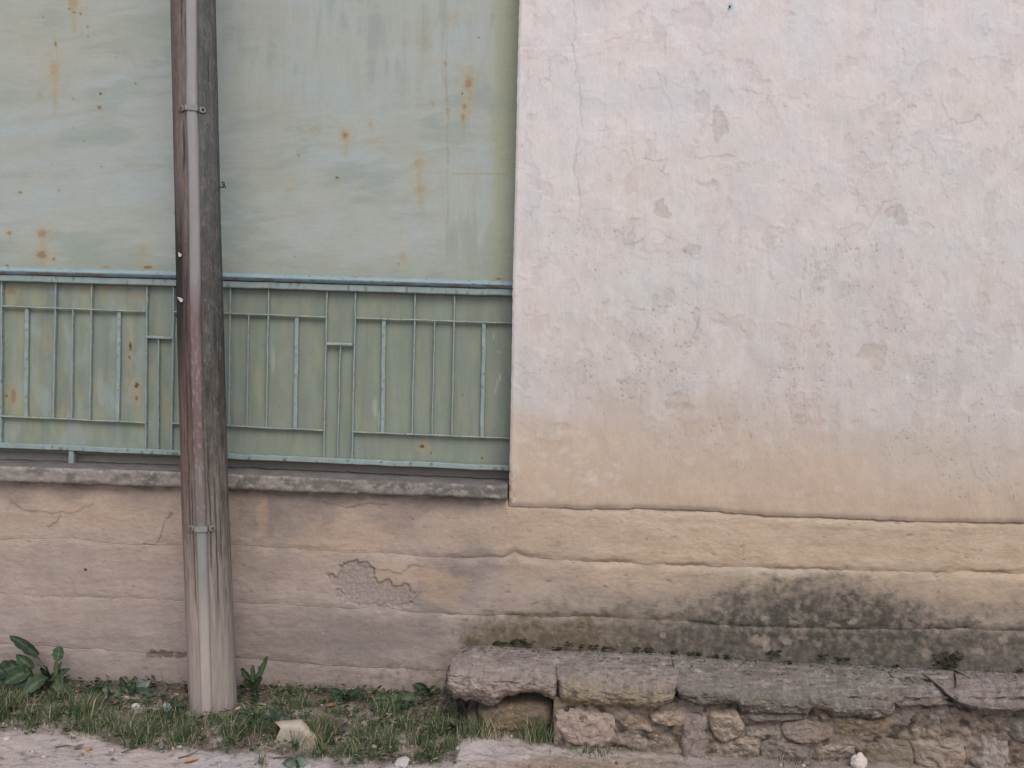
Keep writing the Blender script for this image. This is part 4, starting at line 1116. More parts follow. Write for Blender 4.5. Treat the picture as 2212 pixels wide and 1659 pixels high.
YR = -0.405
stones = [
    [(1200, 1524), (1240, 1527), (1300, 1534), (1328, 1545), (1332, 1572), (1326, 1598), (1300, 1612), (1262, 1612), (1225, 1604), (1210, 1580), (1196, 1560)],
    [(1328, 1534), (1378, 1538), (1400, 1546), (1404, 1562), (1418, 1576), (1400, 1578), (1366, 1572), (1336, 1566)],
    [(1402, 1540), (1440, 1537), (1470, 1530), (1482, 1548), (1476, 1564), (1448, 1567), (1418, 1560), (1404, 1552)],
    [(1336, 1570), (1380, 1578), (1420, 1582), (1456, 1590), (1466, 1602), (1440, 1612), (1390, 1612), (1346, 1610), (1330, 1592)],
    [(1468, 1532), (1500, 1536), (1528, 1542), (1530, 1580), (1526, 1612), (1520, 1645), (1478, 1648), (1466, 1610), (1472, 1570)],
    [(1534, 1536), (1590, 1530), (1600, 1552), (1608, 1572), (1596, 1588), (1578, 1598), (1560, 1604), (1540, 1584), (1532, 1560)],
    [(1508, 1590), (1540, 1588), (1556, 1604), (1548, 1624), (1526, 1632), (1510, 1626)],
    [(1556, 1606), (1576, 1600), (1600, 1590), (1640, 1592), (1640, 1632), (1600, 1640), (1556, 1636), (1546, 1626)],
    [(1600, 1528), (1650, 1531), (1744, 1535), (1746, 1548), (1700, 1553), (1640, 1556), (1604, 1548)],
    [(1604, 1554), (1640, 1560), (1690, 1558), (1688, 1576), (1660, 1592), (1622, 1592), (1602, 1582)],
    [(1690, 1562), (1740, 1556), (1796, 1566), (1800, 1586), (1770, 1602), (1712, 1602), (1688, 1584)],
    [(1752, 1540), (1800, 1544), (1870, 1548), (1920, 1546), (1912, 1580), (1860, 1592), (1806, 1584), (1798, 1564), (1758, 1554)],
    [(1756, 1606), (1796, 1598), (1850, 1606), (1852, 1640), (1810, 1652), (1764, 1650), (1744, 1630)],
    [(1660, 1598), (1720, 1606), (1748, 1616), (1752, 1646), (1690, 1650), (1646, 1642), (1644, 1606)],
    [(1918, 1530), (1966, 1528), (2020, 1522), (2064, 1520), (2080, 1548), (2076, 1584), (2030, 1596), (1960, 1590), (1916, 1584)],
    [(1858, 1594), (1910, 1590), (1960, 1596), (1972, 1630), (1960, 1662), (1900, 1664), (1858, 1650)],
    [(1966, 1598), (2030, 1600), (2070, 1592), (2084, 1626), (2074, 1664), (2010, 1668), (1978, 1652)],
    [(2088, 1542), (2130, 1544), (2160, 1552), (2150, 1570), (2110, 1576), (2084, 1574)],
    [(2120, 1584), (2150, 1574), (2174, 1590), (2178, 1630), (2160, 1660), (2110, 1664), (2092, 1640), (2118, 1620)],
    [(2166, 1546), (2230, 1546), (2300, 1556), (2306, 1600), (2250, 1610), (2186, 1598), (2172, 1576)],
    [(2182, 1606), (2240, 1616), (2304, 1608), (2320, 1670), (2240, 1690), (2170, 1676), (2182, 1640)],
]
bases = [(140, 126, 120), (126, 114, 108), (136, 122, 112), (122, 110, 102), (132, 119, 114), (130, 118, 110), (124, 112, 100), (118, 108, 102), (122, 112, 108), (112, 104, 96), (128, 116, 112), (116, 104, 94), (126, 114, 108), (108, 98, 92), (116, 109, 106), (110, 102, 96), (120, 110, 106), (100, 96, 90), (118, 110, 104), (110, 104, 102), (112, 104, 100)]
for i, o in enumerate(stones):
    bases[i] = tuple(np.array(bases[i]) * (1 + .10 * math.sin(i * 2.9)) + np.array([3, 1, -3]) * math.sin(i * 1.3))
    rubble(o, YR + 0.016 * math.sin(i * 2.3) - 0.006, 2000 + 37 * i, bases[i], bulge=0.020 + 0.007 * math.sin(i * 1.7), grow=1.04)
# mortar bed between the stones
def mortar():
    us = np.arange(1196, 2860, 4.0); vsr = np.arange(1505, 1720, 4.0)
    Ug, Vg = np.meshgrid(us, vsr)
    Pt = P(Ug, Vg, YR - 0.016)
    Pt[..., 1] -= 0.014 * fbm(Ug / 24, Vg / 20, 71, 4) + 0.004 * fbm(Ug / 8, Vg / 8, 72, 3)
    c = stone_color(Ug, Vg, (112, 102, 96), 77, 0)
    c = mixc(c, (58, 53, 47), sstep(0.05, 0.45, fbm(Ug / 30, Vg / 22, 79, 3)) * .75)
    # left return back to the wall
    q = Pt[:, :1].copy(); q[..., 1] = 0.0; q[..., 0] += 0.02
    Pt = np.concatenate([q, Pt], 1); c = np.concatenate([c[:, :1], c], 1)
    make('mortar_bed', Pt, gridfaces(*Pt.shape[:2]), M_STONE, bench, c)
mortar()
# stones in the hollow under the first slab, set back
rubble([(1030, 1530), (1080, 1518), (1150, 1508), (1192, 1516), (1196, 1560), (1150, 1580), (1080, 1580), (1036, 1568)], -0.33, 2901, (120, 106, 92), .03)
rubble([(1010, 1535), (1034, 1530), (1044, 1570), (1036, 1600), (1000, 1590)], -0.28, 2902, (104, 94, 84), .03)

# ================================================================== PLANTS
def leaf_mesh(base, tip, width, sag=0.0, bend=(0, 0, 0), side=None, n=11, m=7, shape='lance', fold=0.25, ruffle=0.0, seed=0):
    base = np.asarray(base, float); tip = np.asarray(tip, float)
    ax = tip - base; L = np.linalg.norm(ax)
    axn = ax / L
    s = np.asarray(side if side is not None else np.cross(axn, [0, -1, 0.35]), float)
    s = s - axn * (s @ axn); s /= np.linalg.norm(s)
    nn = np.cross(s, axn)
    if nn @ np.array([0, -1, .4]) < 0: nn = -nn
    V_ = []
    for i in range(n):
        t = i / (n - 1)
        if shape == 'lance': wv = math.sin(math.pi * min(1, 0.08 + t * 0.92) ** 0.8) ** 0.75 * (1 if t < .98 else 0.5)
        elif shape == 'round': wv = math.sqrt(max(0.0, 1 - (2 * t - 1) ** 2))
        else: wv = (0.18 + 0.9 * math.sin(math.pi * min(1, t * .93 + .0)) ** 0.9) if t > .25 else 0.12 + .3 * t
        p = base + ax * t + np.array(bend) * math.sin(math.pi * t) + np.array([0, 0, -sag]) * t * t
        for j in range(m):
            a = (j / (m - 1) - .5) * 2
            rf = ruffle * width * math.sin(t * 21 + seed + (2 if a > 0 else 0)) * abs(a) ** 2
            V_.append(p + s * a * width * .5 * wv * (1 + (.9 * rf / width if width else 0)) + nn * (abs(a) ** 1.3 * fold * width * wv + rf))
    return np.array(V_), gridfaces(n, m)

def leaf(parent, base, tip, width, colr, **k):
    k.setdefault('ruffle', .09); k.setdefault('seed', float(base[0] * 91 + tip[0] * 57 + tip[2] * 31))
    V_, F_ = leaf_mesh(base, tip, width, **k)
    m = k.get('m', 7)
    c = np.zeros((len(V_), 3)) + np.asarray(colr, float)
    j = np.arange(len(V_)) % m
    c = mixc(c, (120, 126, 104), (j == m // 2) * 0.35)
    c = c + (12 * noise(V_[:, 0] * 60, V_[:, 2] * 60, 5))[:, None]
    c = mixc(c, (120, 112, 78), sstep(.45, .7, noise(V_[:, 0] * 90, V_[:, 2] * 90, 6)) * .5)
    return make('leaf', V_, F_, M_LEAF, parent, c)

def stem(parent, pts, r, colr=(84, 88, 62)):
    v_, f_ = tube(pts, r, 6)
    return make('stem', v_, f_, M_LEAF, parent, np.zeros((len(v_), 3)) + np.asarray(colr, float))

GD = (46, 58, 46); GM = (56, 71, 51); GB = (70, 80, 72)
def plant(name, label, cat, u, v, y, group=None):
    p = P(u, v, y)
    return thing(name, label, cat, (p[0], y, p[2]), group)
# big broad-leaved weed at the left
b1 = P(110, 1468, -0.10)
w1 = plant('broad_leaved_weed', 'dark green broad leaved weed growing at the wall foot in the left corner', 'weed', 110, 1470, -0.10)
stem(w1, [b1, P(95, 1438, -.11), P(84, 1422, -.09), P(70, 1410, -.07)], [.004, .003, .0025, .002])
leaf(w1, P(82, 1416, -.08), P(20, 1373, -.10), .046, GD, fold=.15, bend=(0, -.01, .012))
stem(w1, [b1, P(120, 1450, -.12), P(124, 1425, -.11), P(127, 1412, -.10)], [.003, .002, .002, .002], (110, 116, 90))
leaf(w1, P(126, 1428, -.10), P(128, 1395, -.09), .052, (66, 82, 60), shape='round', fold=.1)
leaf(w1, P(122, 1462, -.13), P(124, 1416, -.14), .022, (86, 98, 64), fold=.3)
stem(w1, [b1, P(100, 1440, -.14), P(80, 1436, -.15), P(66, 1442, -.15)], [.004, .003, .003, .003])
leaf(w1, P(72, 1446, -.15), P(35, 1414, -.14), .055, GM, fold=.2)
leaf(w1, P(62, 1448, -.16), P(10, 1472, -.22), .07, GM, fold=.2, sag=.01, seed=2)
leaf(w1, P(40, 1440, -.13), P(-24, 1455, -.16), .075, GD, fold=.15)
leaf(w1, P(108, 1466, -.12), P(48, 1506, -.27), .080, (70, 84, 66), fold=.12, bend=(0, 0, .02))
leaf(w1, P(116, 1466, -.12), P(142, 1504, -.22), .062, (66, 84, 62), fold=.15, bend=(0, 0, .015))
leaf(w1, P(108, 1468, -.15), P(84, 1490, -.26), .040, GM, fold=.2, bend=(0, 0, .012))
leaf(w1, P(70, 1462, -.16), P(52, 1434, -.17), .032, GD, fold=.25)
leaf(w1, P(118, 1462, -.12), P(136, 1426, -.10), .022, (72, 84, 58), fold=.3)
leaf(w1, P(112, 1464, -.11), P(153, 1444, -.14), .036, GM, fold=.25)
leaf(w1, P(108, 1462, -.10), P(88, 1440, -.16), .034, GD, fold=.2)
leaf(w1, P(104, 1470, -.12), P(30, 1482, -.20), .045, (74, 86, 74), fold=.1, bend=(0, 0, .012))
leaf(w1, P(20, 1478, -.16), P(-20, 1430, -.13), .05, GD, fold=.2)
# dandelion right of the pole
b2 = P(548, 1486, -0.13)
w2 = plant('dandelion', 'small dandelion with toothed upright leaves just right of the pole foot', 'weed', 548, 1488, -0.13)
leaf(w2, b2, P(578, 1418, -.12), .026, (58, 78, 50), shape='spat', fold=.2, ruffle=.2, seed=1)
leaf(w2, b2, P(546, 1436, -.12), .022, (56, 72, 50), shape='spat', fold=.2, ruffle=.15, seed=3)
leaf(w2, b2, P(522, 1444, -.10), .028, GD, shape='spat', fold=.2, ruffle=.2, seed=5)
leaf(w2, b2, P(530, 1466, -.18), .03, GM, shape='spat', fold=.2, ruffle=.2, seed=6)
leaf(w2, b2, P(566, 1462, -.19), .028, GM, shape='spat', fold=.2, ruffle=.2, seed=8)
leaf(w2, b2, P(556, 1512, -.26), .034, GD, shape='spat', fold=.2, ruffle=.2, seed=9)
# grey-green leaf and its neighbours between weed and pole
b3 = GP(np.array(276.), np.array(1498.))
w3 = thing('curled_weed', 'low weed with curled grey green leaves left of the pole', 'weed', b3)
leaf(w3, b3, b3 + np.array([.105, -.01, .062]), .062, (122, 130, 124), fold=.1, side=(.3, .2, -1), bend=(0, 0, .01))
leaf(w3, b3, b3 + np.array([.045, -.02, .06]), .05, GM, fold=.2)
leaf(w3, b3, b3 + np.array([-.03, -.01, .075]), .036, GD, fold=.2)
leaf(w3, b3, b3 + np.array([-.10, -.03, .028]), .045, (96, 100, 84), fold=.25)
leaf(w3, b3, b3 + np.array([.15, -.03, .02]), .05, GB, fold=.15)
b4 = GP(np.array(372.), np.array(1545.))
w4 = thing('pole_side_weed', 'leafy weed with one pale silvery leaf against the left side of the pole', 'weed', b4)
leaf(w4, b4, b4 + np.array([.02, -.01, .085]), .05, GM, fold=.2)
leaf(w4, b4, b4 + np.array([-.02, -.02, .062]), .036, (176, 178, 172), fold=.1, shape='round', side=(1, 0, .2))
leaf(w4, b4, b4 + np.array([.045, -.03, .05]), .04, GD, fold=.2)
leaf(w4, b4, b4 + np.array([-.015, -.03, .022]), .05, (100, 112, 100), fold=.15)
stem(w4, [b4, b4 + np.array([-.03, 0, .1]), b4 + np.array([-.055, .01, .17])], [.002, .0015, .001], (96, 96, 74))
# dock-like plants in the strip right of the pole
def rosette(name, label, u, v, n, L_, wd, seed, cols, group=None, upk=.6):
    b = GP(np.array(float(u)), np.array(float(v)))
    t = thing(name, label, 'weed', b, group)
    r = np.random.default_rng(seed)
    for i in range(n):
        a = 2 * math.pi * (i + r.uniform(-.3, .3)) / n
        l = L_ * r.uniform(.65, 1.15)
        tip = b + np.array([math.cos(a) * l, math.sin(a) * l * .8, l * upk * r.uniform(.4, 1.2)])
        leaf(t, b + np.array([0, 0, .004]), tip, wd * r.uniform(.8, 1.2), cols[i % len(cols)], fold=.2, sag=l * .15, bend=(0, 0, l * .12), n=8, m=5)
    return t
rosette('leafy_weed', 'bushy green weed at the pole foot beside its right edge', 545, 1560, 9, .075, .034, 3, (GM, GB, GD), None)
rosette('leafy_weed', 'low broad weed just behind the broken pale block', 590, 1568, 8, .075, .046, 5, (GB, (86, 98, 90), GM), None)
rosette('leafy_weed', 'small spiky weed against the wall above the grass right of the pale block', 745, 1515, 9, .075, .028, 7, (GD, GM), None, .8)
rosette('leafy_weed', 'flat dark weed near the wall left of the stone ledge', 850, 1530, 11, .10, .030, 9, (GD, (70, 86, 62)), None, .35)
rosette('leafy_weed', 'small leafy weed on the wall foot touching the left end of the ledge', 925, 1500, 6, .07, .032, 10, (GM, GD), None, .7)
rosette('leafy_weed', 'low weed at the sandy track edge beside the bare earth patch', 975, 1580, 7, .07, .035, 12, (GM, GB), None, .5)
rosette('leafy_weed', 'tiny blue green weed out on the sandy track', 640, 1655, 6, .05, .034, 14, ((104, 118, 106), GB), None, .5)
rosette('leafy_weed', 'ground hugging weed in the middle of the left grass strip', 225, 1500, 7, .08, .03, 15, (GD, GM), None, .5)

def blades(name, pts, hts, wds, lean, cols, seed, parent=None, mat_=None):
    r = np.random.default_rng(seed)
    n = len(pts)
    az = r.uniform(0, 2 * math.pi, n)
    dx, dy = np.cos(az), np.sin(az)
    # blades turn a random flat side to the street
    sa = r.uniform(0, 2 * math.pi, n)
    sx, sy = np.cos(sa), np.sin(sa) * .5
    V_ = np.zeros((n, 7, 3)); C = np.zeros((n, 7, 3))
    lv = [(0, 1.0), (.38, .9), (.72, .6), (1.0, 0)]
    k = 0
    for i, (t, wv) in enumerate(lv):
        off = (t ** 2) * lean
        px = pts[:, 0] + dx * off; py = pts[:, 1] + dy * off
        pz = pts[:, 2] - .004 + hts * t * np.sqrt(np.clip(1 - (lean / np.maximum(hts, 1e-4) * t * .6) ** 2, .25, 1))
        if wv > 0:
            for sgn in (-1, 1):
                V_[:, k, 0] = px + sx * sgn * wds * wv * .5; V_[:, k, 1] = py + sy * sgn * wds * wv * .5; V_[:, k, 2] = pz
                C[:, k] = cols; k += 1
        else:
            V_[:, k, 0] = px; V_[:, k, 1] = py; V_[:, k, 2] = pz; C[:, k] = cols
    C[:, 0:2] = C[:, 0:2] * .9 + 8
    b = np.arange(n)[:, None] * 7
    tris = np.array([[0, 1, 3], [0, 3, 2], [2, 3, 5], [2, 5, 4], [4, 5, 6]])
    F_ = (b[:, :, None] + tris[None]).reshape(-1, 3)
    o = make(name, V_, F_, mat_ or M_GRASS, parent, C.reshape(-1, 3), smooth=False)
    return o

def grass_cols(n, r, straw=.15):
    t = r.uniform(0, 1, n)[:, None]
    c = np.array([50., 66., 44.]) * (1 - t) + np.array([86., 102., 66.]) * t
    s = r.uniform(0, 1, n) < straw
    c[s] = np.array([150., 138., 110.]) + r.uniform(-18, 18, (int(s.sum()), 1))
    return c

# grass: density follows what the strip shows
def grass_field():
    r = np.random.default_rng(5)
    N = 130000
    x = r.uniform(-2.45, -0.02, N); y = r.uniform(-0.80, -0.03, N)
    u, v, st = ground_masks(x, y)
    d = 0.10 + 0 * u
    D = [(40, 1545, 90, 34, .9), (20, 1500, 60, 20, .35), (150, 1530, 90, 30, .7), (200, 1560, 110, 34, .95), (290, 1588, 80, 26, 1.), (330, 1560, 80, 34, .7), (390, 1600, 50, 22, .9), (500, 1590, 70, 22, .95), (560, 1585, 60, 26, 1.), (640, 1605, 60, 22, .8), (700, 1600, 60, 34, 1.), (790, 1610, 80, 30, 1.), (880, 1600, 90, 40, .95), (960, 1590, 40, 45, .9), (820, 1545, 130, 22, .6), (640, 1520, 90, 30, .45), (760, 1520, 60, 14, .5), (440, 1570, 70, 16, .5), (900, 1640, 70, 14, .6), (620, 1545, 60, 30, .4), (980, 1545, 40, 20, .5)]
    for (cu, cv, ru, rv, s) in D:
        d = np.maximum(d, s * np.exp(-(((u - cu) / ru) ** 2 + ((v - cv) / rv) ** 2) ** 1.3))
    d = d * (0.12 + 1.45 * sstep(-.1, .4, fbm(x * 9, y * 14, 55, 4)))
    d = d * st
    keep = r.uniform(0, 1, N) < d * 0.62
    x, y, u, v, d = x[keep], y[keep], u[keep], v[keep], d[keep]
    n = len(x)
    h = r.uniform(.020, .070, n) * (.50 + .85 * np.clip(d, 0, 1.1))
    tall = r.uniform(0, 1, n) < .05
    h[tall] *= 1.6
    pts = np.stack([x, y, gz(x, y)], -1)
    cols = grass_cols(n, r, .22) + (10 * fbm(x * 8, y * 8, 57, 2))[:, None]
    o = blades('grass', pts, h, r.uniform(.0016, .0034, n), h * r.uniform(.15, .75, n), cols, 9)
    o['kind'] = 'stuff'
    # creeping small leaves and clover
    N = 15000
    x = r.uniform(-2.45, .1, N); y = r.uniform(-.72, -.02, N)
    u, v, st = ground_masks(x, y)
    k = (r.uniform(0, 1, N) < st * (.25 + .75 * sstep(-.1, .3, fbm(x * 9, y * 9, 59, 3))) * .6) & (u < 1010)
    x, y = x[k], y[k]; n = len(x)
    pts = np.stack([x, y, gz(x, y) + r.uniform(.002, .03, n)], -1)
    V_ = np.zeros((n, 6, 3)); a = r.uniform(0, 6.28, n); s = r.uniform(.004, .012, n)
    tilt = r.uniform(-.8, .8, n); tl2 = r.uniform(-.4, .9, n)
    for q in range(6):
        t = a + q * math.pi / 3
        cx, cy = np.cos(t) * s, np.sin(t) * s * .65
        V_[:, q, 0] = pts[:, 0] + cx; V_[:, q, 1] = pts[:, 1] + cy; V_[:, q, 2] = pts[:, 2] + cx * tilt - cy * tl2
    F_ = np.arange(n * 6).reshape(n, 6)
    cc = np.repeat(grass_cols(n, r, .12)[:, None], 6, 1)
    o = make('ground_cover', V_, F_, M_LEAF, None, cc, smooth=False)
    o['kind'] = 'stuff'
grass_field()

# grit and litter: tiny stones, crumbs of mortar, bits of dry leaf
def grit():
    r = np.random.default_rng(77)
    N = 5200
    x = r.uniform(-2.5, 2.4, N); y = r.uniform(-.85, -.03, N)
    u, v, st = ground_masks(x, y)
    k = (r.uniform(0, 1, N) < (.22 + .5 * sstep(.15, .5, fbm(x * 5, y * 9, 78, 3)) + .25 * st)) & ~((y > -.40) & (u > 1190))
    x, y = x[k], y[k]; n = len(x)
    sz = r.uniform(.0016, .0042, n) * np.where(r.uniform(0, 1, n) < .08, 2.0, 1)
    ctr = np.stack([x, y, gz(x, y) + sz * .3], -1)
    octa = np.array([(1, 0, 0), (0, 1, 0), (-1, 0, 0), (0, -1, 0), (0, 0, .7), (0, 0, -.7)], float)
    V_ = ctr[:, None] + octa[None] * sz[:, None, None] * r.uniform(.6, 1.5, (n, 6, 1))
    F_ = np.array([(0, 1, 4), (1, 2, 4), (2, 3, 4), (3, 0, 4), (1, 0, 5), (2, 1, 5), (3, 2, 5), (0, 3, 5)])
    F_ = (np.arange(n)[:, None, None] * 6 + F_[None]).reshape(-1, 3)
    M = 520
    uu = r.uniform(985, 2230, M); t = r.uniform(0.01, .7, M) ** 1.6
    vb = back_v(uu); e = np.interp(uu, [960, 1204, 1460, 1800, 2212], [1438, 1456, 1477, 1502, 1518])
    B = P(uu, vb, -.01); E = P(uu, e, -.44)
    s2 = r.uniform(.002, .0045, M)
    c2 = B * (1 - t[:, None]) + E * t[:, None]; c2[:, 2] += .012 * np.sin(math.pi * t) * .6 + .004
    V2 = c2[:, None] + octa[None] * s2[:, None, None] * np.array([1.5, 1, .7]) * r.uniform(.6, 1.5, (M, 6, 1))
    V_ = np.concatenate([V_, V2]); n += M
    F_ = np.array([(0, 1, 4), (1, 2, 4), (2, 3, 4), (3, 0, 4), (1, 0, 5), (2, 1, 5), (3, 2, 5), (0, 3, 5)])
    F_ = (np.arange(n)[:, None, None] * 6 + F_[None]).reshape(-1, 3)
    pal = np.array([(176, 164, 156), (150, 138, 130), (118, 104, 94), (190, 180, 172), (96, 84, 74), (160, 128, 104)], float)
    c = pal[r.choice(6, n, p=[.28, .26, .16, .12, .12, .06])]
    c[n - M:] = np.array([(60, 55, 48), (70, 64, 56), (150, 142, 134), (52, 50, 42)], float)[r.integers(0, 4, M)]
    o = make('gravel', V_, F_, M_PEB, None, np.repeat(c[:, None], 6, 1), smooth=False)
    o['kind'] = 'stuff'
grit()

# tufts that stand on their own by the ledge
def tuft(name, label, u, v, n, h, spread, seed, straw=.12, group=None, y=None):
    b = GP(np.array(float(u)), np.array(float(v))) if y is None else P(float(u), float(v), y)
    r = np.random.default_rng(seed)
    t = r.normal(0, 1, (n, 2)) * spread
    pts = np.stack([b[0] + t[:, 0], b[1] + t[:, 1] * .5, np.full(n, b[2])], -1)
    hh = r.uniform(.45, 1, n) * h
    o = blades(name, pts, hh, r.uniform(.002, .0036, n), hh * r.uniform(.1, .7, n), grass_cols(n, r, straw), seed)
    if label is None: o['kind'] = 'stuff'; o.name = 'sparse_grass'
    else: tag(o, label, 'grass tuft', group)
    return o
tuft('grass_tuft', 'upright dark green grass tuft at the foot of the rubble under the second slab', 1418, 1618, 150, .095, .018, 21)
tuft('grass_tuft', 'grass tuft growing in the hollow under the first slab', 1160, 1600, 240, .12, .035, 22, .2)
tuft('grass_tuft', None, 1275, 1626, 130, .04, .04, 23, .3)
tuft('grass_tuft', 'thin dry grass clump at the left end of the ledge', 1030, 1590, 240, .10, .05, 24, .35)
tuft('grass_tuft', 'short grass clump at the rubble foot left of the upright tuft', 1370, 1618, 80, .04, .02, 25, .2)
tuft('grass_tuft', None, 1700, 1640, 160, .035, .06, 26, .4)
tuft('grass_tuft', 'lone grass sprig on the sandy track below the pole', 565, 1652, 24, .07, .012, 27, .3)

# moss: dark cushions along the back joint of the ledge
def moss_clump(spots, seed):
    r = np.random.default_rng(seed)
    V_ = []; F_ = []; C = []
    for (u, v, ru, rv, y) in spots:
        for k in range(max(3, int(ru * .9))):
            a = r.uniform(-1, 1); b = r.uniform(-1, 1)
            p = P(u + a * ru, v + b * rv, y - r.uniform(0, .02))
            s = r.uniform(.004, .010)
            base = len(V_)
            for (dx, dy, dz) in ((1, 0, 0), (.3, -.9, .1), (-1, 0, 0), (-.3, .6, 0), (0, 0, 1.0), (0, -.1, -.6)):
                V_.append(p + np.array([dx * s * 1.4, dy * s, dz * s * .8]) * r.uniform(.7, 1.3)); C.append(np.array([54., 54., 40.]) + r.uniform(-10, 16))
            for (i, j, q) in ((0, 1, 4), (1, 2, 4), (2, 3, 4), (3, 0, 4), (1, 0, 5), (2, 1, 5), (3, 2, 5), (0, 3, 5)): F_.append((base + i, base + j, base + q))
    return make('moss', V_, F_, M_MOSS, None, C, smooth=False)
sp = [(1080, 1388, 14, 3, -.015), (1115, 1386, 20, 5, -.015), (1145, 1389, 12, 4, -.015), (1200, 1402, 12, 4, -.02), (1228, 1392, 10, 6, -.015), (1262, 1397, 10, 4, -.015), (1282, 1398, 8, 4, -.015), (1318, 1400, 18, 4, -.02), (1374, 1402, 7, 4, -.02), (1404, 1402, 9, 4, -.02), (1455, 1407, 10, 4, -.02), (1500, 1412, 16, 4, -.02), (1560, 1418, 14, 4, -.02), (1674, 1412, 12, 7, -.015), (1708, 1431, 6, 3, -.03), (1780, 1420, 10, 5, -.015), (1932, 1438, 6, 5, -.02), (1820, 1424, 14, 5, -.01), (1755, 1443, 5, 3, -.05), (2203, 1448, 8, 5, -.02)]
m_ = moss_clump(sp, 61); m_['kind'] = 'stuff'
m2 = moss_clump([(2050, 1428, 32, 16, -.012), (2060, 1418, 22, 12, -.012), (2040, 1436, 26, 8, -.02)], 62)
m2.name = 'moss_cushion'
tag(m2, 'dark mossy tuft on the stained wall just above the ledge at the right', 'moss')

# ================================================================== STONES, LITTER
def rockmesh(c, rx, ry, rz, seed, ang=0.0, sub=3, rough=.28):
    bm = bmesh.new()
    bmesh.ops.create_icosphere(bm, subdivisions=sub, radius=1)
    V_ = np.array([v.co[:] for v in bm.verts]); F_ = [[v.index for v in f.verts] for f in bm.faces]
    bm.free()
    r = 1 + rough * fbm(V_[:, 0] * 1.3 + seed, V_[:, 1] * 1.3 + V_[:, 2] * .9, seed, 3) + rough * .6 * np.sign(fbm(V_[:, 2] * 1.1 - seed, V_[:, 0] * 1.2, seed + 2, 2)) * .2
    V_ = V_ * r[:, None]
    # a few flat breaks
    rr = np.random.default_rng(seed)
    for _ in range(4):
        n = rr.normal(size=3); n /= np.linalg.norm(n)
        d = V_ @ n; k = d > .72
        V_[k] -= (d[k] - .72)[:, None] * n
    V_ = V_ * np.array([rx, ry, rz])
    ca, sa = math.cos(ang), math.sin(ang)
    V_ = np.stack([V_[:, 0] * ca - V_[:, 1] * sa, V_[:, 0] * sa + V_[:, 1] * ca, V_[:, 2]], -1)
    return V_ + np.asarray(c), F_
peb = [(15, 1598, 12, (178, 168, 164), 'pale pebble on the sandy track at the left edge'), (70, 1625, 6, (186, 176, 170), 'small whitish pebble on the track at left, beside a darker one'), (116, 1623, 9, (150, 138, 132), 'grey brown pebble on the track below the broad leaved weed'), (192, 1621, 10, (164, 118, 88), 'flat orange brown stone on the sandy track'), (243, 1622, 9, (176, 166, 156), 'pale angular pebble at the grass edge left of the pole'), (95, 1637, 9, (170, 156, 150), 'pinkish pebble nearest the lower left of the track'), (175, 1632, 8, (140, 116, 104), 'brown pebble left of the orange stone, lower down'),
       (388, 1615, 8, (184, 174, 166), 'round pale pebble on the track below the pole foot'), (375, 1618, 6, (176, 168, 160), 'small pebble touching the round pale one below the pole'), (34, 1529, 8, (168, 158, 150), 'pale pebble in the grass below the broad leaved weed'), (75, 1464, 10, (160, 150, 140), 'pale chip lying among the broad weed leaves'), (988, 1618, 11, (160, 152, 146), 'oval grey pebble at the right end of the grass'), (1258, 1631, 7, (168, 156, 148), 'small pale pebble in front of the rubble foot'), (1686, 1654, 7, (186, 180, 172), 'white pebble left of the white rock at the bottom'), (1735, 1656, 9, (178, 168, 158), 'cream pebble between white pebble and white rock'), (2033, 1478, 9, (156, 150, 144), 'grey pebble lying on top of the ledge'),
       (293, 1530, 20, (176, 170, 164), 'white rock chip in the grass left of the pole'), (598, 1603, 9, (186, 176, 166), 'white chip at the foot of the broken pale block'), (870, 1653, 26, (178, 172, 168), 'long pale stone at the lower edge of the grass'), (330, 1598, 7, (180, 170, 160), 'tiny pale chip at the grass edge near the pole'), (790, 1565, 16, (158, 144, 132), 'tan stone half hidden in grass right of the pale block'), (720, 1588, 10, (164, 150, 138), 'small tan stone beside the pale block')]
for i, (u, v, r_, c_, lab) in enumerate(peb):
    p = GP(np.array(float(u)), np.array(float(v))) if not (u == 2033) else P(2033., 1478., -.20)
    r_ = r_ * .0011
    V_, F_ = rockmesh(p + np.array([0, 0, r_ * .35]), r_ * 1.15, r_ * .9, r_ * .7, 70 + i, i * 1.3, 2)
    o = make('pebble', V_, F_, M_PEB, None, np.zeros((len(V_), 3)) + np.asarray(c_, float) , smooth=(i % 3 != 0), loc=p)
    tag(o, lab, 'pebble', 'loose pebbles on the ground')
p = GP(np.array(1854.), np.array(1656.))
V_, F_ = rockmesh(p + np.array([0, 0, .018]), .034, .026, .034, 131, .4, 3)
o = make('white_rock', V_, F_, M_PEB, None, np.zeros((len(V_), 3)) + np.array([196., 184., 176.]), smooth=False, loc=p)
tag(o, 'fist sized white rock at the rubble foot near the bottom edge', 'rock')
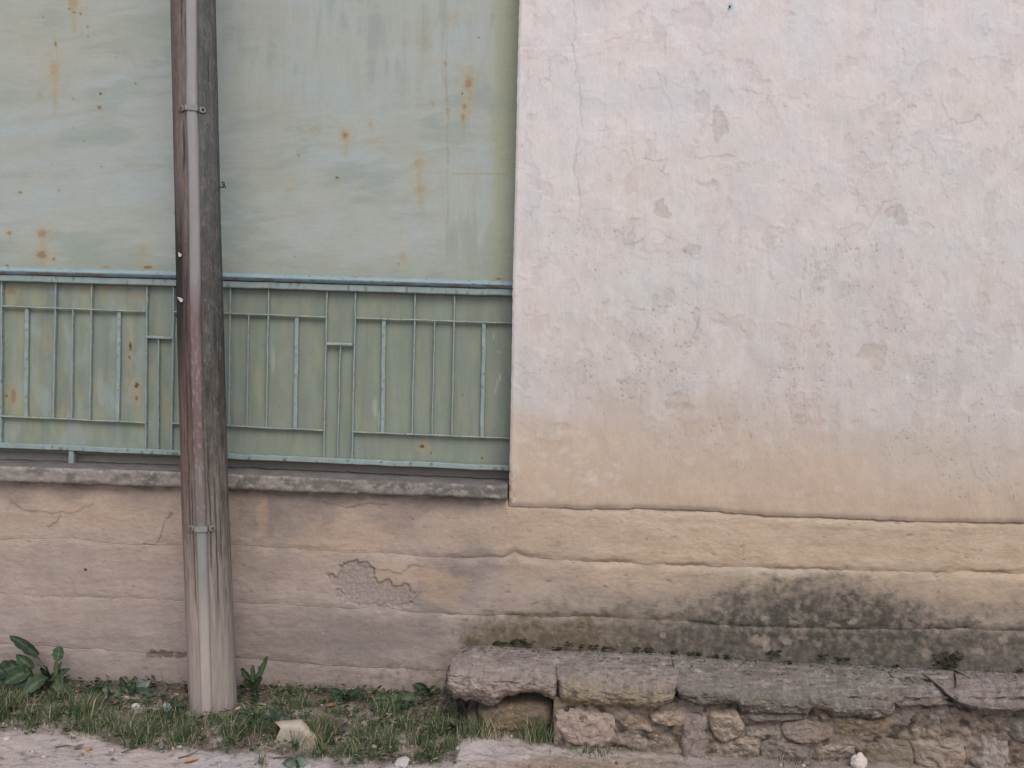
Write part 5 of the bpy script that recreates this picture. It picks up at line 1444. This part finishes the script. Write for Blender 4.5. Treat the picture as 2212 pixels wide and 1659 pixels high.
# broken pale block in the grass
p = GP(np.array(640.), np.array(1606.))
def block():
    top = [(594, 1562), (616, 1559), (652, 1557), (668, 1574), (676, 1584), (690, 1590), (693, 1604), (690, 1618)]
    bot = [(598, 1590), (612, 1604), (640, 1606), (652, 1612), (668, 1618), (680, 1622), (686, 1624), (688, 1626)]
    y0 = p[1]
    ridge = [(606, 1574), (626, 1578), (640, 1580), (652, 1588), (662, 1594), (672, 1598), (680, 1606), (684, 1614)]
    rr = np.random.default_rng(4)
    rows = []
    for line, dy, dz in ((top, .060, .004), (top, .030, .006), (top, .010, .002), (ridge, -.014, 0), (bot, -.022, 0), (bot, -.02, -.05)):
        a = np.array(line, float); t = np.linspace(0, 1, 40); q = np.linspace(0, 1, len(a))
        uu = np.interp(t, q, a[:, 0]); vv = np.interp(t, q, a[:, 1]) + .8 * fbm(t * 14, dy * 40, 91, 3)
        g = P(uu, vv, y0 + dy + .006 * fbm(t * 7, dy * 30, 92, 3)); g[:, 2] += dz
        rows.append(g)
    A = np.stack(rows, 0)
    B = np.concatenate([A[:1], .5 * A[:-1] + .5 * A[1:], A[-1:]], 0)
    full = np.zeros((2 * len(A) - 1, 40, 3)); full[0::2] = A; full[1::2] = .5 * (A[:-1] + A[1:]) + rr.normal(0, .0012, A[1:].shape)
    c = np.zeros(full.shape) + np.array([146., 136., 122.]) + 10 * fbm(full[..., 0] * 60, full[..., 2] * 60, 93, 4)[..., None]
    c = mixc(c, (186, 174, 158), (np.abs(np.arange(full.shape[0]) - 5)[:, None] < 1) * .6 * np.ones((1, 40)))
    c = mixc(c, (140, 118, 92), sstep(.45, .7, np.linspace(0, 1, 40))[None] * .45 * np.ones((full.shape[0], 1)))
    return make('broken_block', full, gridfaces(*full.shape[:2]), M_PEB, None, c, smooth=False, loc=p)
o = block()
tag(o, 'broken pale tan limestone block lying in the grass right of the pole', 'block')
# dead leaves and twigs on the track
def deadleaf(u, v, L_, colr, lab, ang, seed):
    p = GP(np.array(float(u)), np.array(float(v)))
    a = p + np.array([0, 0, .004]); b = a + np.array([math.cos(ang) * L_, math.sin(ang) * L_, .006])
    V_, F_ = leaf_mesh(a, b, L_ * .5, side=(-math.sin(ang), math.cos(ang), .3), fold=.25, n=8, m=5, seed=seed)
    o = make('dead_leaf', V_, F_, M_LEAF, None, np.zeros((len(V_), 3)) + np.asarray(colr, float), loc=p)
    tag(o, lab, 'dead leaf', 'dead leaves on the ground')
deadleaf(398, 1648, .05, (158, 126, 100), 'curled orange brown dead leaf at the bottom edge below the pole', .3, 1)
deadleaf(330, 1574, .04, (166, 136, 108), 'tan dead leaf in a gap of the grass left of the pole', -.4, 2)
deadleaf(160, 1620, .035, (110, 92, 78), 'dark dead leaf beside the brown pebbles on the track', .8, 3)
deadleaf(705, 1528, .04, (140, 96, 74), 'russet dead leaf near the wall above the pale block', .2, 4)
deadleaf(720, 1606, .05, (158, 146, 122), 'straw coloured leaf standing in the grass right of the pale block', 1.2, 5)
def twig(u, v, segs, lab, colr=(92, 80, 72)):
    p = GP(np.array(float(u)), np.array(float(v)))
    pts = [p + np.array([a, b, .004 + c_]) for a, b, c_ in segs]
    v_, f_ = tube(pts, [.0022] * (len(pts) - 1) + [.0008], 5)
    o = make('twig', v_, f_, M_LEAF, None, np.zeros((len(v_), 3)) + np.asarray(colr, float), loc=p)
    tag(o, lab, 'twig', 'dry twigs on the ground')
twig(385, 1640, [(0, 0, 0), (.03, .01, .006), (.05, .02, .012), (.075, .03, .03)], 'bent dark twig on the track below the pole')
twig(590, 1640, [(0, 0, 0), (.03, .004, .003), (.06, .0, .006), (.09, .01, .004)], 'dark twig lying on the sand below the pale block')
twig(262, 1628, [(0, 0, 0), (.02, .01, .004), (.05, .005, .014)], 'short twig beside the pale angular pebble')
twig(1180, 1402, [(0, 0, 0), (.03, .004, .002), (.07, .0, .001)], 'thin twig lying on the first ledge slab by the wall') if False else None
twig(120, 1616, [(0, 0, 0), (.04, .006, .006), (.08, .0, .004)], 'grey twig crossing the track at left')
# dry stalks by the wall
for i, (u, v, h, lab) in enumerate([(620, 1510, .10, 'forked dry stalk standing by the wall right of the dandelion'), (395, 1498, .12, 'thin dry stalk leaning beside the left of the pole'), (1010, 1560, .09, 'thin dry stalk by the left end of the ledge')]):
    p = GP(np.array(float(u)), np.array(float(v)))
    o = thing('dry_stalk', lab, 'dry stalk', p, 'dry stalks by the wall')
    stem(o, [p, p + np.array([-.01, 0, h * .5]), p + np.array([-.03, .005, h])], [.0018, .0014, .0007], (128, 112, 92))
    stem(o, [p + np.array([-.01, 0, h * .5]), p + np.array([.008, 0, h * .75]), p + np.array([.016, .005, h * 1.02])], [.0014, .001, .0006], (128, 112, 92))
# nail left in the plaster near the top
p = P(1576, 15, -0.012)
v_, f_ = tube([p + np.array([0, .03, 0]), p + np.array([0, -.004, 0]), p + np.array([0, -.0045, 0])], [.003, .003, .0055], 8)
make('nail', v_, f_, M_SCREW, wall)
